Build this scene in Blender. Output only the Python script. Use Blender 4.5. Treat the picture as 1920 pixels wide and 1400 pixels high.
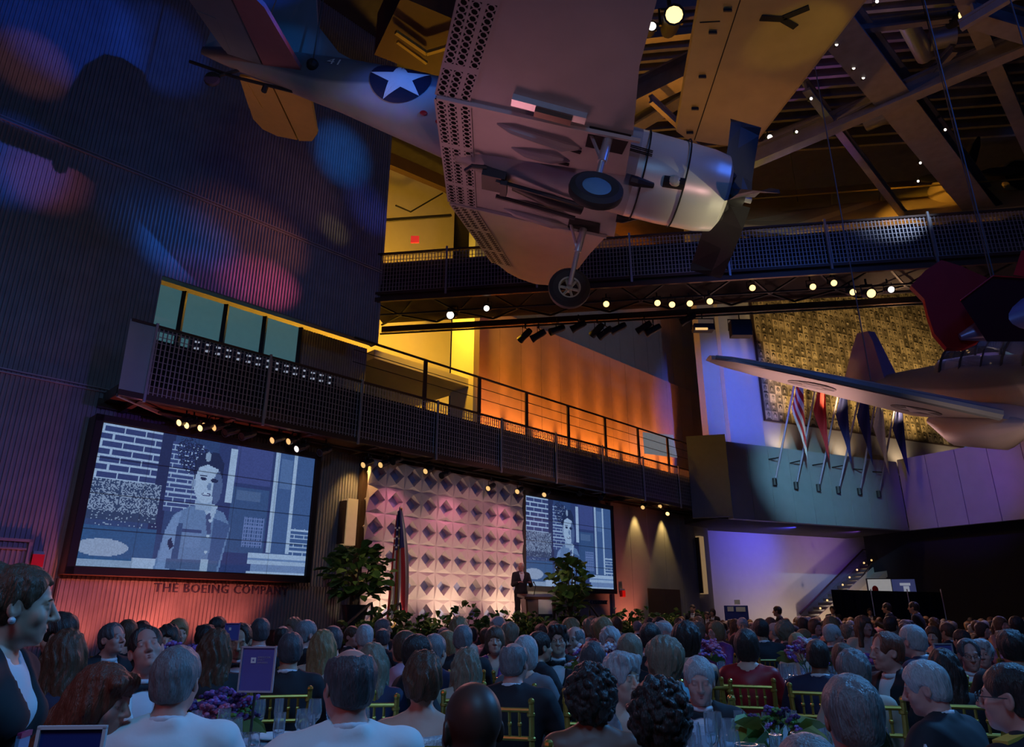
import bpy, bmesh, math, random
import numpy as np
from mathutils import Vector, Matrix, Euler
random.seed(7); RNG = np.random.default_rng(7)
SC = bpy.context.scene
for o in list(bpy.data.objects): bpy.data.objects.remove(o)
COL = SC.collection
PI = math.pi
def rad(a): return math.radians(a)

# ---------------------------------------------------------------- camera
FPX = 1310.0; PITCH = rad(19.15); EYE = 1.4
cd = bpy.data.cameras.new('camera'); cam = bpy.data.objects.new('camera', cd); COL.objects.link(cam)
cam.location = (0, 0, EYE); cam.rotation_euler = (PI/2 + PITCH, 0, 0)
cd.sensor_width = 36; cd.lens = FPX/1920*36; cd.clip_end = 300; cd.clip_start = .05
SC.camera = cam
SC.view_settings.view_transform = 'Standard'; SC.view_settings.look = 'None'
SC.view_settings.gamma = 1; SC.view_settings.exposure = 0; SC.view_settings.use_curve_mapping = False
W = bpy.data.worlds.new('hall_air'); SC.world = W; W.use_nodes = True
bg = W.node_tree.nodes['Background']; bg.inputs[0].default_value = (.28, .33, .80, 1); bg.inputs[1].default_value = .007

CP, SP = math.cos(PITCH), math.sin(PITCH)
def at(px, py, Y):
    """world point on the line of sight of a photo pixel at distance Y in front of the camera"""
    u = (700 - py)/FPX; t = (SP + u*CP)/(CP - u*SP); z = Y*t; d = Y*CP + z*SP
    return Vector(((px - 960)/FPX*d, Y, EYE + z))
def atz(px, py, z):
    u = (700 - py)/FPX; t = (SP + u*CP)/(CP - u*SP)
    return at(px, py, (z - EYE)/t)
class Line:
    """a vertical wall plane: origin a, direction d along it, normal n to the room"""
    def __init__(s, ax, ay, dx, dy, flip=1):
        s.a = Vector((ax, ay)); s.d = Vector((dx, dy)).normalized(); s.n = Vector((s.d.y, -s.d.x))*flip
    def P(s, t, off, z):
        p = s.a + s.d*t + s.n*off; return Vector((p.x, p.y, z))
    def hit(s, px, py, off=0):
        r = at(px, py, 1.0) - Vector((0, 0, EYE)); a = s.a + s.n*off
        k = a.dot(s.n)/Vector((r.x, r.y)).dot(s.n); w = r*k + Vector((0, 0, EYE))
        return (Vector((w.x, w.y)) - s.a).dot(s.d), w.z, w
SW = Line(.433, 24, .6947, .7193)            # the long stage wall
SF = Line(9.28, 29.2, .9135, .4067)          # the far gallery front
RT = Line(19.0, 33.5, .53, -.85, 1)          # the gallery front on the right
B2 = Line(.84, 18.6, .99, -.14)              # the upper bridge

# ---------------------------------------------------------------- lights
def aim(o, frm, to):
    o.location = frm; o.rotation_euler = (Vector(to) - Vector(frm)).to_track_quat('-Z', 'Y').to_euler()
def spot(frm, to, col, watts, ang, blend=.6, size=.08, gobo=None):
    l = bpy.data.lights.new('rig_or_added_spot', 'SPOT'); o = bpy.data.objects.new('rig_or_added_spot', l); COL.objects.link(o)
    l.energy = watts; l.color = col; l.spot_size = rad(ang); l.spot_blend = blend; l.shadow_soft_size = size
    aim(o, frm, to)
    return o
def area(frm, to, col, watts, sx, sy):
    l = bpy.data.lights.new('fill_light', 'AREA'); o = bpy.data.objects.new('fill_light', l); COL.objects.link(o)
    l.shape = 'RECTANGLE'; l.size = sx; l.size_y = sy; l.energy = watts; l.color = col; aim(o, frm, to); return o
def point(p, col, watts, r=.1):
    l = bpy.data.lights.new('lamp_light', 'POINT'); o = bpy.data.objects.new('lamp_light', l); COL.objects.link(o)
    l.energy = watts; l.color = col; l.shadow_soft_size = r; o.location = p; return o
BLUE = (.08, .28, 1); CYAN = (.12, .5, 1); AMBER = (1, .55, .12); RED = (1, .16, .05); PINK = (1, .38, .32); WARM = (1, .72, .42); PURP = (.35, .16, 1)
def lights():
    # blue wash over the guests from high on the right, softer pink from the stage side
    spot((8.5, 7.5, 8.5), (0.8, 4, 1), (.10, .42, 1), 2600, 66, .8, .5)
    area((-4.5, -1.5, 4.5), (0, 5, 1), (1, .2, .22), 30, 1.5, 1.5); area((0, -2, 8), (0, 4, 1), (.17, .5, 1), 210, 2, 2)  # red fill added behind the camera for faces, blue fill added overhead
    spot((16, 18, 10), (9, 14, 1), (.3, .33, 1), 2000, 60, .9, .5)
    area((-2.5, 15, 5.0), (0, 6, 1), (1, .36, .42), 110, 3, 2)
    area((9, 24, 5), (8, 12, 1), (1, .5, .42), 190, 4, 2)
    # uplights along the foot of the stage wall under the left screen
    for px, w in ((40, 70), (150, 250), (285, 330), (330, 200), (430, 300), (560, 420)):
        t, z, p = SW.hit(px, 1150, .5)
        spot(SW.P(t, 1.0, .1), SW.P(t, .05, 2.4), (1, .16, .03) if px > 450 else (1, .17, .11), w, 75, .9)
    for px, w in ((1075, 320), (1130, 480), (1190, 380)):
        t, z, p = SW.hit(px, 1150, .5)
        spot(SW.P(t, 1.1, .12), SW.P(t, .05, 2.6), (1, .22, .12), w, 75, .9)
    # backdrop: pink wash from the bridge, white uplight from the stage floor
    for t in (-6, -3.9, -1.6, .2):
        spot(SW.P(t, 1.3, 5.2), SW.P(t, .5, 2.6), (1, .28, .42), 60, 95, 1)
        spot(SW.P(t, 1.7, 1.15), SW.P(t, .45, 2.2), (1, .72, .48), 120, 100, .9)
    spot((4, 15, 9.6), SW.P(-3, .5, 3), (1, .4, .42), 700, 26, .6)
    spot((3, 15, 9.6), (.5, 21, 2.5), (1, .62, .45), 420, 9, .5)
    spot((-1, 13, 9.6), SW.P(-6.2, 1.2, 2.6), (1, .62, .4), 1000, 11, .6)
    # orange uplights on the upper wall over the bridge
    for k in range(9):
        t = -.3 + k*1.5
        spot(SW.P(t, -1.02, 5.95), SW.P(t, -1.62, 8.6), (1, .21, .02), 3300, 36, .7)
    spot((12, 14, 12), SW.P(9, -1.5, 14), (.3, .4, .6), 900, 40, .9)
    # projections on the dark corrugated wall
    def proj(px, py, col, w, ang, blend=.35, frm=(6, 3, 10), k=.5):
        spot(frm, SW.hit(px, py, 0)[2], col, w*k, ang*1.25, 1 if blend > .45 else .7, .05)
    proj(340, 455, (.02, .2, 1), 9000, 6, .7); proj(130, 40, (.01, .1, 1), 9000, 9, .4)
    proj(640, 290, (.03, .25, 1), 14000, 6, .8); b2 = (2.2, 17.6, 10.2); proj(690, 390, (.08, .12, 1), 1500, 11, .6, b2)
    proj(625, 430, (1, .72, .25), 900, 6, .7, b2); proj(60, 120, (1, .3, .15), 2600, 4.4, .3)
    proj(90, 330, (1, .2, .25), 3000, 5, .6); proj(20, 300, (.02, .14, 1), 9000, 6.0, .6)
    proj(480, 440, (1, .25, .12), 2600, 13, .9, b2); proj(490, 530, (1, .12, .28), 8000, 9, .9, b2); proj(400, 520, (.5, .1, .6), 3000, 8, .9, b2); proj(340, 440, (.02, .2, 1), 5600, 9, .9, b2)
    proj(215, 265, (.03, .3, 1), 3000, 4, .5); proj(300, 90, (.02, .13, 1), 5000, 7, .4)
    proj(165, 250, (1, .35, .2), 1700, 2.6, .3); proj(560, 350, (.9, .4, .4), 700, 14, .9, b2); proj(520, 60, (.02, .1, 1), 5000, 6, .6)
    area((9, 5, 13), (-6, 15, 8), (.05, .18, 1), 210, 4, 4)  # broad blue fill added over the wall, not a projection
    spot((2, 7, 5), SW.hit(120, 900, 0)[2], (.2, .1, .8), 300, 34, .9)
    # amber inside, behind the wall corner
    point((-2.6, 22.3, 12.2), (1, .50, .03), 1100, .3); point((-1.2, 25.0, 9.8), (1, .55, .08), 650, .3)
    # gallery: mural wash, pale soffit wash, purple on the right
    for t in (5, 9, 13, 17):
        spot(SF.P(t, 2.2, 10.0), SF.P(t, -1.2, 13.5), (1, .66, .26), 620, 95, .9)
        spot(SF.P(t - 1, -.4, 8.7), SF.P(t - 1, -1.2, 9.6), (1, .75, .5), 36, 120, .9)  # low spots added to warm the wall below the mural
    spot((8, 17, 10), SF.P(4.5, 0, 7), (.3, .7, 1), 4600, 24, .9)
    spot((10, 20, 11), SF.P(1.6, -1.0, 11), (.1, .18, 1), 4600, 34, .8)
    spot((13, 20, 10), RT.P(2.5, 0, 7), (.14, .05, 1), 2000, 26, .8)
    spot((13, 20, 10), RT.P(5.5, 0, 7), (.5, .05, .5), 500, 20, .9)
    # pale wall under the gallery: blue from above, warm from the floor
    spot(SF.P(4.5, -1.2, 5.1), SF.P(4, -4, 4.6), (.08, .08, 1), 260, 110, .8)
    spot(SF.P(8.5, -1.2, 5.1), SF.P(8.5, -4, 4.4), (.3, .1, .8), 90, 110, .8)
    for t in (4, 6.5, 9, 11.5): spot(SF.P(t, -1.2, .3), SF.P(t, -4, 2.4), (1, .70, .5), 120, 120, .9)
    # three warm scallops on the grey wall at the right of the stage
    for px in (1186, 1236, 1305):
        t, z, p = SW.hit(px, 985, 0); spot(SW.P(t, .40, 5.5), SW.P(t, .12, 3.6), (1, .66, .2), 150, 58, .5)
    t, z, p = SW.hit(660, 930, 0); spot(SW.P(t - .1, .6, 5.6), SW.P(t - .1, .1, 3.5), (1, .55, .15), 160, 70, .6)
    spot((6, 19, 8), SW.P(8, 0, 2.2), (1, .75, .6), 300, 20, .9)
    # dive bomber: warm from below, blue from the left, hot from the front
    spot((4.5, 3, 2.2), (1.0, 10.5, 9), (1, .5, .5), 240, 42, .8)
    spot((-7, 9, 3), (-6, 11.5, 10.5), (1, .45, .35), 240, 40, .8)
    spot((-5.5, 21, 5), (-5, 12.6, 10.5), (1, .42, .01), 1500, 18, .6)
    spot((-9, 3, 8), (-1.6, 9, 9.5), (.5, .28, .8), 420, 22, .5)
    spot((8, 10, 3.5), (3.6, 10.6, 8.6), (1, .86, .5), 1500, 22, .7)
    spot((9, 5, 12), (2.2, 10.5, 9.3), (.5, .6, 1), 380, 14, .8)
    spot((-4, 4, 3), (-2.6, 10.3, 9.6), (1, .72, .7), 260, 16, .9)  # spot added to bring out the star
    # yellow wing above
    spot((3, 15, 6), (5, 11.5, 12.5), (1, .46, .03), 250, 44, .8)
    spot((8, 9, 8), (5.6, 11, 12.5), (.9, .65, .05), 140, 20, .5)
    # roof steel
    spot((4, 18, 10), (4.2, 14, 16), (1, .36, .03), 900, 50, .8)
    spot((12, 20, 9), (10, 16, 15), (.9, .5, .25), 200, 60, .9)
    spot((9, 22, 12), (9, 18.5, 15.5), (.4, .1, 1), 460, 50, .8)
    spot((5, 22, 12), (7.5, 18, 15), (.8, .8, .1), 520, 34, .7)
    # aircraft on the right
    spot((7.5, 10, 1.5), (9.3, 11.5, 5.4), (1, .58, .40), 210, 60, .8)
    spot((11.5, 17, 1.0), (10.4, 16, 5.6), (1, .40, .06), 520, 50, .8)
    spot((6.5, 7, 3), (11, 12.5, 5.6), (1, .6, .5), 260, 30, .8)
    spot((11, 19.5, 15), (17, 22.5, 14.5), (1, .5, .08), 500, 46, .8); spot((9, 17.2, 12.4), (12, 22.5, 12.3), (1, .45, .06), 300, 64, .9)  # second spot added by the bridge rail to light the tan wing
    spot((16, 10, 5), B2.P(17, 0, 11.3), (.05, .25, 1), 900, 15, .9)
    for t in (-7, -3.5, 0, 3.5, 7): spot(SW.P(t, 5.2, 5.4), SW.P(t, 3.1, 1.1), (1, .8, .35), 90, 50, .8)  # spots added to brighten the shrub row
    spot((-1, 10, 6), at(664, 1090, 17.2), (1, .8, .5), 420, 9, .7); spot((3, 12, 6), at(1070, 1090, 20.4), (1, .8, .5), 420, 7, .7)  # two narrow spots added to brighten the potted trees
    # flags
    spot((10, 22, 5), SF.P(6, .8, 10), (.6, .5, 1), 200, 34, .8); spot((1.5, 12, 4.6), (.95, 20.9, 1.9), (1, .6, .5), 520, 7, .6)  # second spot added in front to light the lectern
lights()

# ---------------------------------------------------------------- materials
MATS = {}
def mat(name, col, rough=.6, metal=0, var=.12, scale=6, bump=0, emit=None, es=1, spec=.5, trans=0, stretch=None):
    if name in MATS: return MATS[name]
    m = bpy.data.materials.new(name); m.use_nodes = True; nt = m.node_tree; b = nt.nodes['Principled BSDF']; MATS[name] = m
    b.inputs['Roughness'].default_value = rough; b.inputs['Metallic'].default_value = metal
    b.inputs['Specular IOR Level'].default_value = spec; b.inputs['Transmission Weight'].default_value = trans
    tc = nt.nodes.new('ShaderNodeTexCoord'); nz = nt.nodes.new('ShaderNodeTexNoise'); nz.inputs['Scale'].default_value = scale; nz.inputs['Detail'].default_value = 4
    src = tc.outputs['Object']
    if stretch:
        mp = nt.nodes.new('ShaderNodeMapping'); mp.inputs['Scale'].default_value = stretch; nt.links.new(src, mp.inputs[0]); src = mp.outputs[0]
    nt.links.new(src, nz.inputs['Vector'])
    mx = nt.nodes.new('ShaderNodeMix'); mx.data_type = 'RGBA'
    c = Vector(col)
    mx.inputs[6].default_value = (*[max(0, x*(1 - var)) for x in c], 1); mx.inputs[7].default_value = (*[min(1, x*(1 + var)) for x in c], 1)
    nt.links.new(nz.outputs['Fac'], mx.inputs[0]); nt.links.new(mx.outputs[2], b.inputs['Base Color'])
    if bump:
        bp = nt.nodes.new('ShaderNodeBump'); bp.inputs['Strength'].default_value = bump; bp.inputs['Distance'].default_value = .01
        nt.links.new(nz.outputs['Fac'], bp.inputs['Height']); nt.links.new(bp.outputs[0], b.inputs['Normal'])
    if emit:
        b.inputs['Emission Color'].default_value = (*emit, 1); b.inputs['Emission Strength'].default_value = es
    return m
def vcol_mat(name, emit=0, rough=.6):
    m = bpy.data.materials.new(name); m.use_nodes = True; nt = m.node_tree; b = nt.nodes['Principled BSDF']
    a = nt.nodes.new('ShaderNodeVertexColor'); a.layer_name = 'col'
    b.inputs['Roughness'].default_value = rough
    if emit:
        b.inputs['Base Color'].default_value = (.01, .01, .01, 1)
        nt.links.new(a.outputs[0], b.inputs['Emission Color']); b.inputs['Emission Strength'].default_value = emit
    else: nt.links.new(a.outputs[0], b.inputs['Base Color'])
    return m
M = dict(
    corr=mat('corrugated_zinc', (.34, .34, .36), .45, .35, .25, 3), wallg=mat('grey_cladding', (.30, .29, .30), .6, 0, .15, 2),
    upper=mat('painted_cladding', (.46, .42, .40), .6, 0, .15, 2), dark=mat('black_steel', (.03, .03, .035), .5, .3), floor=mat('dark_carpet', (.035, .03, .04), .9, 0, .3, 40),
    bronze=mat('bronze_frame', (.13, .08, .06), .4, .5), pale=mat('pale_plaster', (.66, .66, .68), .7, 0, .06, 3), beige=mat('warm_plaster', (.6, .55, .48), .7, 0, .06, 3),
    soff=mat('grey_panel', (.42, .47, .5), .5, .1, .1, 2), seam=mat('panel_joint', (.06, .06, .07), .7), mesh=mat('woven_wire', (.62, .55, .55), .4, .6), post=mat('brushed_post', (.62, .62, .66), .35, .7),
    steel=mat('painted_girder', (.26, .23, .23), .6, .1, .3, 4), deck=mat('roof_deck', (.05, .045, .045), .9, 0, .4, 3), duct=mat('galvanised_duct', (.4, .4, .42), .4, .6),
    pink=mat('folded_panel', (.72, .6, .6), .55, 0, .08, 4), pinkin=mat('blue_lit_lining', (.35, .38, .62), .6), stage=mat('stage_deck', (.05, .045, .045), .6),
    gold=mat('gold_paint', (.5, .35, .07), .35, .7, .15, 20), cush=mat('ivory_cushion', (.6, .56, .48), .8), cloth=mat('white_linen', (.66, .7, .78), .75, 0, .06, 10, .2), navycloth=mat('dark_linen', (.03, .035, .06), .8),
    white=mat('white_ceramic', (.8, .8, .8), .3), glass=mat('clear_glass', (.85, .93, 1), .03, 0, .02, trans=.92, spec=.8), leaf=mat('glossy_leaf', (.10, .2, .05), .4, 0, .5, 5), leafl=mat('light_leaf', (.22, .30, .06), .5, 0, .5, 5), bark=mat('bark', (.12, .08, .05), .8),
    pot=mat('dark_pot', (.02, .02, .025), .4), rubber=mat('tyre_rubber', (.03, .03, .03), .7), alum=mat('polished_cowl', (.78, .78, .76), .32, .45, .06, 2), belly=mat('pale_grey_paint', (.42, .40, .40), .45, .1, .1, 2.5, .15),
    blueg=mat('blue_grey_paint', (.2, .26, .32), .45, .1, .15, 3), navy=mat('insignia_blue', (.012, .015, .04), .5), paintw=mat('paint_white', (.75, .74, .72), .5), well=mat('black_part_or_shade', (.012, .01, .012), .9),
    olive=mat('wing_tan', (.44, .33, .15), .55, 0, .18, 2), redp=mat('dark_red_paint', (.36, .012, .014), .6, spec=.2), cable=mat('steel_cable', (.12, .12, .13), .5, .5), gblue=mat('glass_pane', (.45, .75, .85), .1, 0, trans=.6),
    bulb=mat('hot_lamp', (1, .9, .7), .5, emit=(1, .62, .2), es=2.6), bulbw=mat('white_lamp', (1, 1, 1), .5, emit=(1, .9, .75), es=2.2), bulbd=mat('dim_lamp', (.8, .7, .5), .4, emit=(1, .6, .2), es=.9),
    sconce=mat('lit_sconce', (.8, .68, .45), .6, emit=(1, .62, .28), es=.2), wood=mat('dark_wood', (.13, .05, .03), .4, 0, .3, 8, stretch=(8, 8, 1)), lect=mat('lectern_face', (.30, .17, .16), .4),
    red=mat('signal_red', (.6, .02, .02), .4), flagr=mat('flag_red', (.5, .03, .04), .7), flagw=mat('flag_white', (.7, .68, .66), .7), flagb=mat('flag_blue', (.03, .04, .2), .7),
    black=mat('black_wool', (.014, .014, .02), .8, 0, .2, 30), shirt=mat('white_shirt', (.7, .72, .78), .7), purple=mat('violet_card', (.11, .1, .34), .5), silver=mat('pale_lettering', (.6, .6, .66), .4, .5), drape=mat('black_drape', (.012, .012, .02), .9), tread=mat('stair_tread', (.2, .15, .14), .6))

def two_tone(name, lo, hi, z0, amp, fq):
    m = bpy.data.materials.new(name); m.use_nodes = True; nt = m.node_tree; b = nt.nodes['Principled BSDF']; N = nt.nodes.new; K = nt.links.new
    tc = N('ShaderNodeTexCoord'); sp = N('ShaderNodeSeparateXYZ'); K(tc.outputs['Object'], sp.inputs[0])
    a = N('ShaderNodeMath'); a.operation = 'MULTIPLY'; a.inputs[1].default_value = fq; K(sp.outputs[0], a.inputs[0])
    c = N('ShaderNodeMath'); c.operation = 'SINE'; K(a.outputs[0], c.inputs[0]); d = N('ShaderNodeMath'); d.operation = 'MULTIPLY_ADD'; d.inputs[1].default_value = amp; d.inputs[2].default_value = z0; K(c.outputs[0], d.inputs[0])
    e = N('ShaderNodeMath'); e.operation = 'SUBTRACT'; K(sp.outputs[2], e.inputs[0]); K(d.outputs[0], e.inputs[1]); r = N('ShaderNodeMapRange'); r.inputs[1].default_value = -.03; r.inputs[2].default_value = .03; K(e.outputs[0], r.inputs[0])
    nz = N('ShaderNodeTexNoise'); nz.inputs['Scale'].default_value = 5; K(tc.outputs['Object'], nz.inputs['Vector'])
    x = N('ShaderNodeMix'); x.data_type = 'RGBA'; x.inputs[6].default_value = (*lo, 1); x.inputs[7].default_value = (*hi, 1); K(r.outputs[0], x.inputs[0])
    y = N('ShaderNodeMix'); y.data_type = 'RGBA'; y.blend_type = 'MULTIPLY'; y.inputs[0].default_value = .25; K(x.outputs[2], y.inputs[6]); K(nz.outputs['Color'], y.inputs[7]); K(y.outputs[2], b.inputs['Base Color']); b.inputs['Roughness'].default_value = .45
    return m
# ---------------------------------------------------------------- mesh helpers
class MB:
    def __init__(s): s.v = []; s.f = []; s.m = []
    def add(s, v, f, mi=0):
        n = len(s.v); s.v += [tuple(p) for p in v]; s.f += [tuple(i + n for i in q) for q in f]; s.m += [mi]*len(f); return s
    def box(s, c, size, R=None, mi=0):
        h = Vector(size)/2; P = [Vector((x*h.x, y*h.y, z*h.z)) for x in (-1, 1) for y in (-1, 1) for z in (-1, 1)]
        if R: P = [R @ p for p in P]
        return s.add([p + Vector(c) for p in P], [(0, 1, 3, 2), (4, 6, 7, 5), (0, 4, 5, 1), (2, 3, 7, 6), (0, 2, 6, 4), (1, 5, 7, 3)], mi)
    def hexa(s, P, mi=0):      # 4 front corners then 4 back corners
        return s.add(P, [(0, 1, 2, 3), (7, 6, 5, 4), (0, 4, 5, 1), (1, 5, 6, 2), (2, 6, 7, 3), (3, 7, 4, 0)], mi)
    def beam(s, a, b, w, h, up=(0, 0, 1), mi=0):
        a, b = Vector(a), Vector(b); d = (b - a).normalized(); u = Vector(up); sd = d.cross(u)
        if sd.length < 1e-4: sd = d.cross(Vector((1, 0, 0)))
        sd.normalize(); u = sd.cross(d); sd *= w/2; u *= h/2
        return s.hexa([a - sd - u, a + sd - u, a + sd + u, a - sd + u, b - sd - u, b + sd - u, b + sd + u, b - sd + u], mi)
    def tube(s, pts, r, n=8, mi=0, cap=True):
        pts = [Vector(p) for p in pts]; rr = r if isinstance(r, (list, tuple)) else [r]*len(pts); V = []; F = []
        for i, p in enumerate(pts):
            d = (pts[min(i + 1, len(pts) - 1)] - pts[max(i - 1, 0)]).normalized()
            ref = Vector((0, 0, 1)) if abs(d.z) < .9 else Vector((1, 0, 0)); a = d.cross(ref).normalized(); b = a.cross(d)
            for k in range(n): t = 2*PI*k/n; V.append(p + (a*math.cos(t) + b*math.sin(t))*rr[i])
        for i in range(len(pts) - 1):
            for k in range(n): F.append((i*n + k, i*n + (k + 1) % n, (i + 1)*n + (k + 1) % n, (i + 1)*n + k))
        if cap: F += [tuple(range(n))[::-1], tuple((len(pts) - 1)*n + k for k in range(n))]
        return s.add(V, F, mi)
    def lathe(s, prof, n=16, c=(0, 0, 0), R=None, mi=0):
        V = []; F = []
        for r, z in prof:
            for k in range(n): t = 2*PI*k/n; p = Vector((r*math.cos(t), r*math.sin(t), z)); V.append((R @ p if R else p) + Vector(c))
        for i in range(len(prof) - 1):
            for k in range(n): F.append((i*n + k, i*n + (k + 1) % n, (i + 1)*n + (k + 1) % n, (i + 1)*n + k))
        return s.add(V, F, mi)
    def ball(s, c, r, nu=10, nv=7, R=None, mi=0):
        r = Vector((r, r, r)) if isinstance(r, (int, float)) else Vector(r); V = []; F = []
        for j in range(nv + 1):
            a = PI*j/nv
            for k in range(nu):
                t = 2*PI*k/nu; p = Vector((r.x*math.sin(a)*math.cos(t), r.y*math.sin(a)*math.sin(t), r.z*math.cos(a))); V.append((R @ p if R else p) + Vector(c))
        for j in range(nv):
            for k in range(nu): F.append((j*nu + k, (j + 1)*nu + k, (j + 1)*nu + (k + 1) % nu, j*nu + (k + 1) % nu))
        return s.add(V, F, mi)
    def prism(s, poly, f0, f1, mi=0):   # poly of 2D points mapped by two functions (front and back)
        n = len(poly); V = [f0(*p) for p in poly] + [f1(*p) for p in poly]
        return s.add(V, [tuple(range(n)), tuple(range(2*n - 1, n - 1, -1))] + [(i, i + n, (i + 1) % n + n, (i + 1) % n) for i in range(n)], mi)
    def loft(s, rings, mi=0, cap=True):
        n = len(rings[0]); V = [p for r in rings for p in r]; F = []
        for i in range(len(rings) - 1):
            for k in range(n): F.append((i*n + k, i*n + (k + 1) % n, (i + 1)*n + (k + 1) % n, (i + 1)*n + k))
        if cap: F += [tuple(range(n))[::-1], tuple((len(rings) - 1)*n + k for k in range(n))]
        return s.add(V, F, mi)
    def mesh(s, name, mats, smooth=False):
        me = bpy.data.meshes.new(name); me.from_pydata([tuple(p) for p in s.v], [], s.f); me.update()
        for m in (mats if isinstance(mats, (list, tuple)) else [mats]): me.materials.append(m)
        if any(s.m): me.polygons.foreach_set('material_index', s.m)
        bm = bmesh.new(); bm.from_mesh(me); bmesh.ops.recalc_face_normals(bm, faces=bm.faces); bm.to_mesh(me); bm.free()
        if smooth:
            me.polygons.foreach_set('use_smooth', [True]*len(me.polygons))
            try: me.set_sharp_from_angle(angle=rad(40))
            except Exception: pass
        return me
    def build(s, name, mats, parent=None, smooth=False, world=False):
        if world and parent:
            inv = parent.matrix_basis.inverted(); s.v = [inv @ Vector(p) for p in s.v]
        return link(name, s.mesh(name, mats, smooth), parent)
KIDS = {}
def link(name, data, parent=None):
    o = bpy.data.objects.new(name, data); COL.objects.link(o)
    if parent: o.parent = parent; KIDS.setdefault(parent.name, []).append(o)
    return o
def tag(o, label, cat, group=None, kind=None):
    o['label'] = label; o['category'] = cat
    if group: o['group'] = group
    if kind: o['kind'] = kind
    return o
def thing(name, label, cat, loc=(0, 0, 0), rotz=0, group=None):
    o = link(name, None); o.location = loc; o.rotation_euler = (0, 0, rotz); return tag(o, label, cat, group)
def struct(o): o['kind'] = 'structure'; return o
def dup(o, parent=None):
    c = o.copy(); COL.objects.link(c)
    if parent: c.parent = parent; KIDS.setdefault(parent.name, []).append(c)
    for ch in KIDS.get(o.name, []): dup(ch, c)
    return c
def grid_plate(cols, fn, name, m):
    """flat print: cols[h][w][3] colours on a grid mapped by fn(u, v); v runs down"""
    h, w, _ = cols.shape
    V = [tuple(fn(i/w, j/h)) for j in range(h + 1) for i in range(w + 1)]
    F = [(j*(w+1) + i, (j+1)*(w+1) + i, (j+1)*(w+1) + i + 1, j*(w+1) + i + 1) for j in range(h) for i in range(w)]
    me = bpy.data.meshes.new(name); me.from_pydata(V, [], F); me.update()
    a = me.color_attributes.new('col', 'FLOAT_COLOR', 'CORNER')
    c = np.ones((h*w, 4, 4), np.float32); c[:, :, :3] = cols.reshape(h*w, 1, 3); a.data.foreach_set('color', c.ravel())
    me.materials.append(m); return me
def text(name, body, size, ext, m, parent=None, spacing=1.0, align='LEFT'):
    cu = bpy.data.curves.new(name, 'FONT'); cu.body = body; cu.size = size; cu.extrude = ext; cu.space_character = spacing; cu.align_x = align
    cu.resolution_u = 2
    o = bpy.data.objects.new(name, cu); COL.objects.link(o); dg = bpy.context.evaluated_depsgraph_get()
    me = bpy.data.meshes.new_from_object(o.evaluated_get(dg)); bpy.data.objects.remove(o); bpy.data.curves.remove(cu)
    me.materials.clear(); me.materials.append(m); return me
# ================================================================ the hall
ZB, ZT = 5.6, 7.24            # lower bridge: soffit and top of its mesh
def corr(L, t0, t1, z0, z1, off=0, pitch=.085, dep=.03):
    mb = MB(); n = max(1, round((t1 - t0)/pitch)); V = []; p = (t1 - t0)/n
    for i in range(n):
        a = t0 + i*p
        for q, o in ((0, 0), (.42*p, 0), (.5*p, dep), (.92*p, dep)): V.append((a + q, off + o))
    V.append((t1, off)); P = [L.P(t, o, z0) for t, o in V] + [L.P(t, o, z1) for t, o in V]; k = len(V)
    return mb.add(P, [(i, i + 1, i + 1 + k, i + k) for i in range(k - 1)])
def slab(mb, L, t0, t1, o0, o1, z0, z1, mi=0):
    return mb.hexa([L.P(t0, o1, z0), L.P(t1, o1, z0), L.P(t1, o1, z1), L.P(t0, o1, z1), L.P(t0, o0, z0), L.P(t1, o0, z0), L.P(t1, o0, z1), L.P(t0, o0, z1)], mi)

fl = struct(MB().box((3, 16, -.1), (60, 62, .2)).build('floor', M['floor']))
wl = struct(corr(SW, -27, -12.6, 0, 24).build('wall_left', M['corr']))
mb = corr(SW, -12.6, -6.45, 9.05, 24); slab(mb, SW, -12.6, -6.45, -.25, -.02, 9.05, 24); slab(mb, SW, -6.47, -6.4, -.3, .03, 9.05, 24)
struct(mb.build('wall_left_upper', M['corr']))
mb = corr(SW, -12.6, -6.0, 0, 5.9); slab(mb, SW, -12.6, 12.2, -.3, -.04, 0, 5.9)
struct(mb.build('wall_stage', M['corr']))
w = struct(link('wall_stage_right', None))
for i in range(6):            # grey cladding boards right of the second screen
    t0 = 4.75 + i*1.24; mb = MB(); slab(mb, SW, t0 + .01, t0 + 1.23, 0, .12, 0, 5.9)
    mb.build('panel', M['wallg'], w)
t0, z0, _ = SW.hit(1219, 1190, .12); t1, _, _ = SW.hit(1280, 1190, .12); _, zt, _ = SW.hit(1225, 1103, .12)
d1 = struct(link('door_1', None))
for a, b in ((t0, (t0 + t1)/2 - .02), ((t0 + t1)/2 + .02, t1)): slab(MB(), SW, a, b, .12, .15, 0, zt).build('door_leaf', M['bronze'], d1)
for z in (6.0, 11.42):        # the two horizontal joints of the corrugated wall
    mb = MB()
    for dz in (-.035, .035): mb.beam(SW.P(-27, .05, z + dz), SW.P(-12.6 if z < 7 else -6.45, .05, z + dz), .05, .022)
    struct(mb.build('trim_1', M['post']))
# lower left wall panel that stands a little proud under the screen
tp, _, _ = SW.hit(108, 1100, .1); struct(corr(SW, tp, -7.2, 0, 2.1, .07, .085, .03).build('wall_stage_base', M['corr']))
struct(slab(MB(), SW, tp - .03, tp, 0, .12, 0, 2.1).build('trim_2', M['seam']))
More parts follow.
